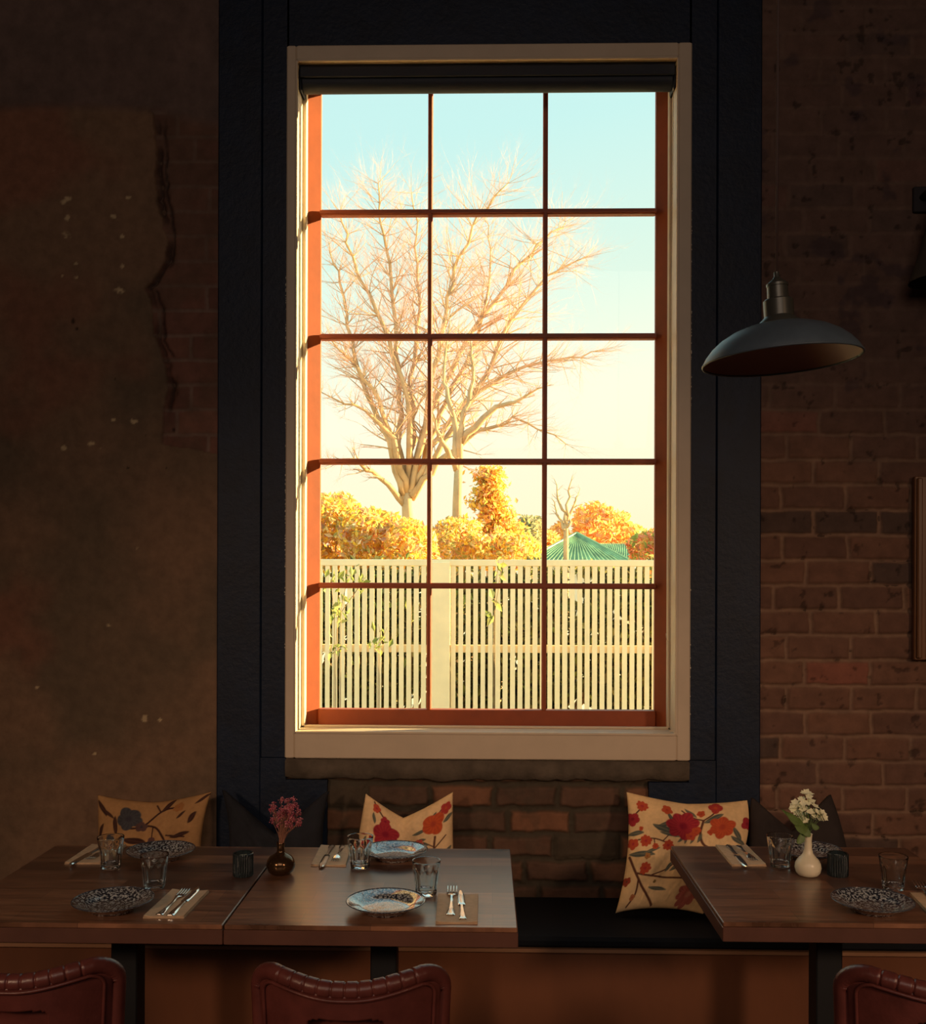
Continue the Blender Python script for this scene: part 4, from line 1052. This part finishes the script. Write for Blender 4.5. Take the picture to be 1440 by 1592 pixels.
# bronze vase with dried flowers
p = TP(436.5, 1359); va = tag(empty('bud_vase', (p.x, p.y, .7502)), 'round bronze bud vase on the table seam', 'vase')
vp = [(.0005, .001), (.020, 0), (.026, .002), (.034, .009), (.0392, .020), (.040, .029), (.037, .040), (.030, .049), (.020, .055), (.0125, .060), (.0105, .066), (.0102, .080), (.0118, .088), (.0112, .0885), (.0085, .080), (.0085, .062), (.0005, .060)]
MB().lathe(vp, 56).build('body', M_bronze, va, auto=80)
random.seed(21)
df = tag(empty('dried_flowers', (p.x, p.y, .83)), 'bunch of dried dusty pink flowers in the bronze vase', 'flowers')
stx, hdx = MB(), MB()
def cpx(a, b_, y): return PX(a, b_, y) - Vector((p.x, p.y, .83))
for k in range(52):
    if k < 45: tgt = cpx(448 + random.gauss(0, 13), 1263 + random.gauss(0, 10), p.y + random.gauss(0, .02))
    elif k < 49: tgt = cpx(468 + random.uniform(-5, 8), 1280 + random.uniform(-8, 6), p.y + random.gauss(0, .02))
    else: tgt = cpx(426 + random.uniform(-4, 4), 1272 + random.uniform(-8, 6), p.y + random.gauss(0, .02))
    b0 = Vector((random.uniform(-.005, .005), random.uniform(-.005, .005), -.005)); mid = b0.lerp(tgt, .5) + Vector((random.gauss(0, .002), 0, .004)) - Vector((tgt.x * .15, 0, 0))
    stx.tube([b0, mid, tgt], [.0009, .0008, .0005], 5)
    for q in range(26):
        v = Vector((random.gauss(0, 1), random.gauss(0, 1), random.gauss(0, 1) + .4)).normalized() * random.uniform(.003, .0105)
        cc = random.choice([(.42, .09, .12), (.50, .13, .17), (.34, .06, .09), (.58, .22, .24)])
        hdx.sphere(tgt + v, random.uniform(.0011, .0022), 5, 4, col=cc)
        if q % 3 == 0: stx.tube([tgt, tgt + v], .0004, 3)
hdx.build('blossoms', M_pinkfl, df, smooth=True); stx.build('stems', M_stem, df)

# cream vase with white flowers
p = TP(1256.5, 1361); va = tag(empty('bud_vase', (p.x, p.y, .7502)), 'cream ceramic bud vase with a slim neck on the right table', 'vase')
vp = [(.0005, .001), (.022, 0), (.027, .002), (.033, .010), (.0358, .022), (.034, .034), (.028, .045), (.019, .054), (.0135, .062), (.0105, .075), (.0098, .095), (.0112, .113), (.0122, .1155), (.0112, .1160), (.0085, .110), (.0080, .08), (.0005, .075)]
MB().lathe(vp, 56).build('body', M_white_cer, va, smooth=True)
wf = tag(empty('white_flowers', (p.x, p.y, .862)), 'fresh white blossoms with green leaves in the cream vase', 'flowers')
stx, pt_, lv = MB(), MB(), MB()
def cpx(a, b_, y): return PX(a, b_, y) - Vector((p.x, p.y, .862))
heads = [(1248, 1240), (1254, 1232), (1238, 1248), (1232, 1254), (1246, 1254), (1256, 1250), (1262, 1246), (1240, 1264), (1250, 1266), (1260, 1262), (1268, 1258), (1272, 1264), (1278, 1262), (1276, 1270), (1254, 1272), (1264, 1270), (1246, 1272), (1236, 1258), (1252, 1258), (1246, 1246), (1281, 1272), (1258, 1238)]
for (a, b_) in heads:
    for q in range(2):
        c0 = cpx(a + random.gauss(0, 2), b_ + random.gauss(0, 2), p.y + random.uniform(-.022, .022))
        out_ = (c0 - Vector((0, 0, .02))).normalized(); out_ = (out_ + Vector((0, -.5, 0))).normalized()
        ax = out_.orthogonal().normalized(); bx = out_.cross(ax)
        np_ = 5; ph = random.random() * 6
        for k in range(np_):
            t = ph + k * 2 * math.pi / np_; d = ax * math.cos(t) + bx * math.sin(t); s_ = out_.cross(d)
            L = random.uniform(.0105, .014); W_ = L * .45
            pt_.add([c0, c0 + d * L * .5 + s_ * W_ + out_ * .0015, c0 + d * L + out_ * .003, c0 + d * L * .5 - s_ * W_ + out_ * .0015, c0 + d * L * .55 + out_ * .0004], [(0, 1, 4), (1, 2, 4), (2, 3, 4), (3, 0, 4)])
        if q == 0: stx.tube([(random.uniform(-.004, .004), random.uniform(-.004, .004), .004), c0 * .5 + Vector((0, 0, .005)), c0], [.0011, .0009, .0006], 5)
o = pt_.build('petals', M_whitefl, wf); md_ = o.modifiers.new('t', 'SOLIDIFY'); md_.thickness = .0005
for (a0, b0, a1, b1, W_) in ((1252, 1285, 1222, 1262, .011), (1250, 1292, 1240, 1312, .010), (1258, 1290, 1236, 1284, .012), (1262, 1280, 1274, 1288, .008), (1250, 1280, 1215, 1258, .006), (1256, 1288, 1252, 1300, .012)):
    A_, B_ = cpx(a0, b0, p.y - .01), cpx(a1, b1, p.y - .02); d = (B_ - A_); s_ = Vector((0, -1, .2)).cross(d).normalized(); n_ = 6; vs = []
    for k in range(n_ + 1):
        t = k / n_; c0 = A_.lerp(B_, t) + Vector((0, -.004, -.004)) * math.sin(t * 3.14); ww = W_ * math.sin(math.pi * min(1, t * .95 + .04)) ** .7
        vs += [c0 + s_ * ww, c0 + Vector((0, .003, 0)), c0 - s_ * ww]
    fs = []
    for k in range(n_): fs += [(3*k, 3*k+1, 3*k+4, 3*k+3), (3*k+1, 3*k+2, 3*k+5, 3*k+4)]
    lv.add(vs, fs); stx.tube([(0, 0, .004), A_], .0009, 5)
lv.build('leaves', M_green, wf, smooth=True); stx.build('stems', M_green, wf)

# napkins, knives and forks
def napkin(label, quad):
    P_ = [TP(a, b_) for a, b_ in quad]           # BL, BR, TR, TL
    c0 = sum(P_, Vector()) / 4; vs = []
    n_ = 8; mb = MB()
    for lay in range(3):
        z0 = .0002 + lay * .0014; z1 = z0 + .0011; g_ = 1 - lay * .012; vs = []
        for i in range(n_ + 1):
            for k in range(n_ + 1):
                u, v = i / n_, k / n_
                q = (P_[0] * (1-u) + P_[1] * u) * (1-v) + (P_[3] * (1-u) + P_[2] * u) * v
                q = (q - c0) * g_; w_ = .0012 * lay * (abs(u - .5) * 2) ** 3
                vs.append((q.x, q.y, z0 + w_)); vs.append((q.x, q.y, z1 + w_))
        fs = []
        I = lambda i, k, t: 2 * (i * (n_ + 1) + k) + t
        for i in range(n_):
            for k in range(n_):
                fs.append((I(i, k, 1), I(i+1, k, 1), I(i+1, k+1, 1), I(i, k+1, 1))); fs.append((I(i, k, 0), I(i, k+1, 0), I(i+1, k+1, 0), I(i+1, k, 0)))
        for i in range(n_):
            for k, fl in ((0, 0), (n_, 1)):
                fs.append((I(i, k, 0), I(i+1, k, 0), I(i+1, k, 1), I(i, k, 1))); fs.append((I(k, i, 0), I(k, i+1, 0), I(k, i+1, 1), I(k, i, 1)))
        mb.add(vs, fs)
    o = mb.build('napkin', M_kraft); o.location = (c0.x, c0.y, .7502)
    return tag(o, label, 'napkin', 'folded kraft paper napkins')
def flat_shape(outline, zf, th):
    """thin solid from half-width outline [(y, halfwidth)], height zf(y)"""
    mb = MB(); vs = []
    for (y, h) in outline:
        z = zf(y); vs += [(-h, y, z), (-h * .6, y, z + th), (h * .6, y, z + th), (h, y, z), (0, y, z - th * .3)]
    fs = []
    for k in range(len(outline) - 1):
        for j in range(5): fs.append((k*5+j, k*5+(j+1) % 5, (k+1)*5+(j+1) % 5, (k+1)*5+j))
    fs += [tuple(range(4, -1, -1)), tuple((len(outline)-1)*5 + j for j in range(5))]
    return mb.add(vs, fs)
def knife_mb():
    ol = [(0, .006), (.003, .0085), (.02, .0080), (.05, .0055), (.085, .0042), (.095, .0045), (.098, .0085), (.13, .0088), (.165, .0086), (.185, .0075), (.197, .0050), (.203, .0015)]
    ol2 = []
    for (a, ha), (b_, hb) in zip(ol[:-1], ol[1:]): ol2 += [(a, ha), ((a + b_) / 2, (ha + hb) / 2)]
    ol2.append(ol[-1]); return flat_shape(ol2, lambda y: .0008, .0028)
def fork_mb():
    zf = lambda y: .0010 + .010 * math.exp(-((y - .125) / .018) ** 2) * .45 + .0035 * max(0, (y - .165) / .03) ** 2
    ol = [(0, .006), (.003, .0095), (.018, .0088), (.045, .0055), (.085, .0032), (.115, .0034), (.128, .0055), (.137, .0105), (.150, .0122), (.156, .0122)]
    ol2 = []
    for (a, ha), (b_, hb) in zip(ol[:-1], ol[1:]): ol2 += [(a, ha), ((a + b_) / 2, (ha + hb) / 2)]
    ol2.append(ol[-1]); mb = flat_shape(ol2, zf, .0022)
    return mb
def fork_obj():
    r = tag(empty('fork', (0, 0, 0)), 'x', 'fork', 'steel forks')
    zf = lambda y: .0010 + .010 * math.exp(-((y - .125) / .018) ** 2) * .45 + .0035 * max(0, (y - .165) / .03) ** 2
    fork_mb().build('handle', M_steel, r, auto=40)
    for k in range(4):
        x = -.0101 + k * .00673; m_ = MB()
        m_.tube([(x, y, zf(y) + .0011) for y in (.152, .162, .172, .182, .192, .199)], [.0019, .0016, .0014, .0013, .0011, .0005], 8); m_.build('tine', M_steel, r, smooth=True)
    return r
fk = fork_obj(); kn = knife_mb().build('knife', M_steel, auto=40); tag(kn, 'x', 'knife', 'steel table knives')
def lay(o, p0, p1, L, z, zr=0):
    """lay along the line from handle end p0 to tip p1"""
    a, b_ = TP(*p0, z), TP(*p1, z); d = b_ - a; m = (a + b_) / 2; ang = math.atan2(d.y, d.x) - math.pi / 2
    s = (d.length / L) if L else 1
    s = max(.8, min(1.15, s))
    o.location = m - Vector((-math.sin(ang), math.cos(ang), 0)) * L * s / 2; o.location.z = z
    o.rotation_euler = (0, 0, ang); o.scale = (s, s, 1)
settings = [
    ('the left table back corner', [(100, 1344), (160, 1344), (197, 1315), (143, 1315)], ((182, 1314), (134, 1339)), ((165, 1313), (108, 1345))),
    ('the left table front edge', [(222, 1428), (286, 1428), (325, 1387), (268, 1385)], ((247, 1423), (290, 1384)), ((264, 1424), (309, 1380))),
    ('the middle table back edge', [(483, 1347), (538, 1348), (547, 1316), (499, 1316)], ((533, 1315), (519, 1342)), ((518, 1312), (497, 1352))),
    ('the middle table front right corner', [(677, 1437), (743, 1437), (744, 1393), (681, 1392)], ((700, 1430), (704, 1374)), ((720, 1430), (716, 1386))),
    ('the right table back left corner', [(1138, 1347), (1192, 1347), (1161, 1316), (1112, 1316)], ((1148, 1315), (1175, 1341)), ((1131, 1313), (1163, 1350))),
    ('the right table by the frame edge', [(1446, 1424), (1505, 1420), (1470, 1386), (1414, 1391)], ((1462, 1416), (1424, 1370)), ((1478, 1414), (1440, 1368))),
]
for i, (w_, quad, fp_, kp) in enumerate(settings):
    napkin('kraft paper napkin on ' + w_, quad)
    f_ = fk if i == 0 else copy_tree(fk); k_ = kn if i == 0 else copy_tree(kn)
    zz = .7502 + .0042 + .0004
    lay(f_, fp_[0], fp_[1], .199, zz); lay(k_, kp[0], kp[1], .203, zz)
    f_['label'] = 'steel fork on the napkin of ' + w_; k_['label'] = 'steel table knife on the napkin of ' + w_
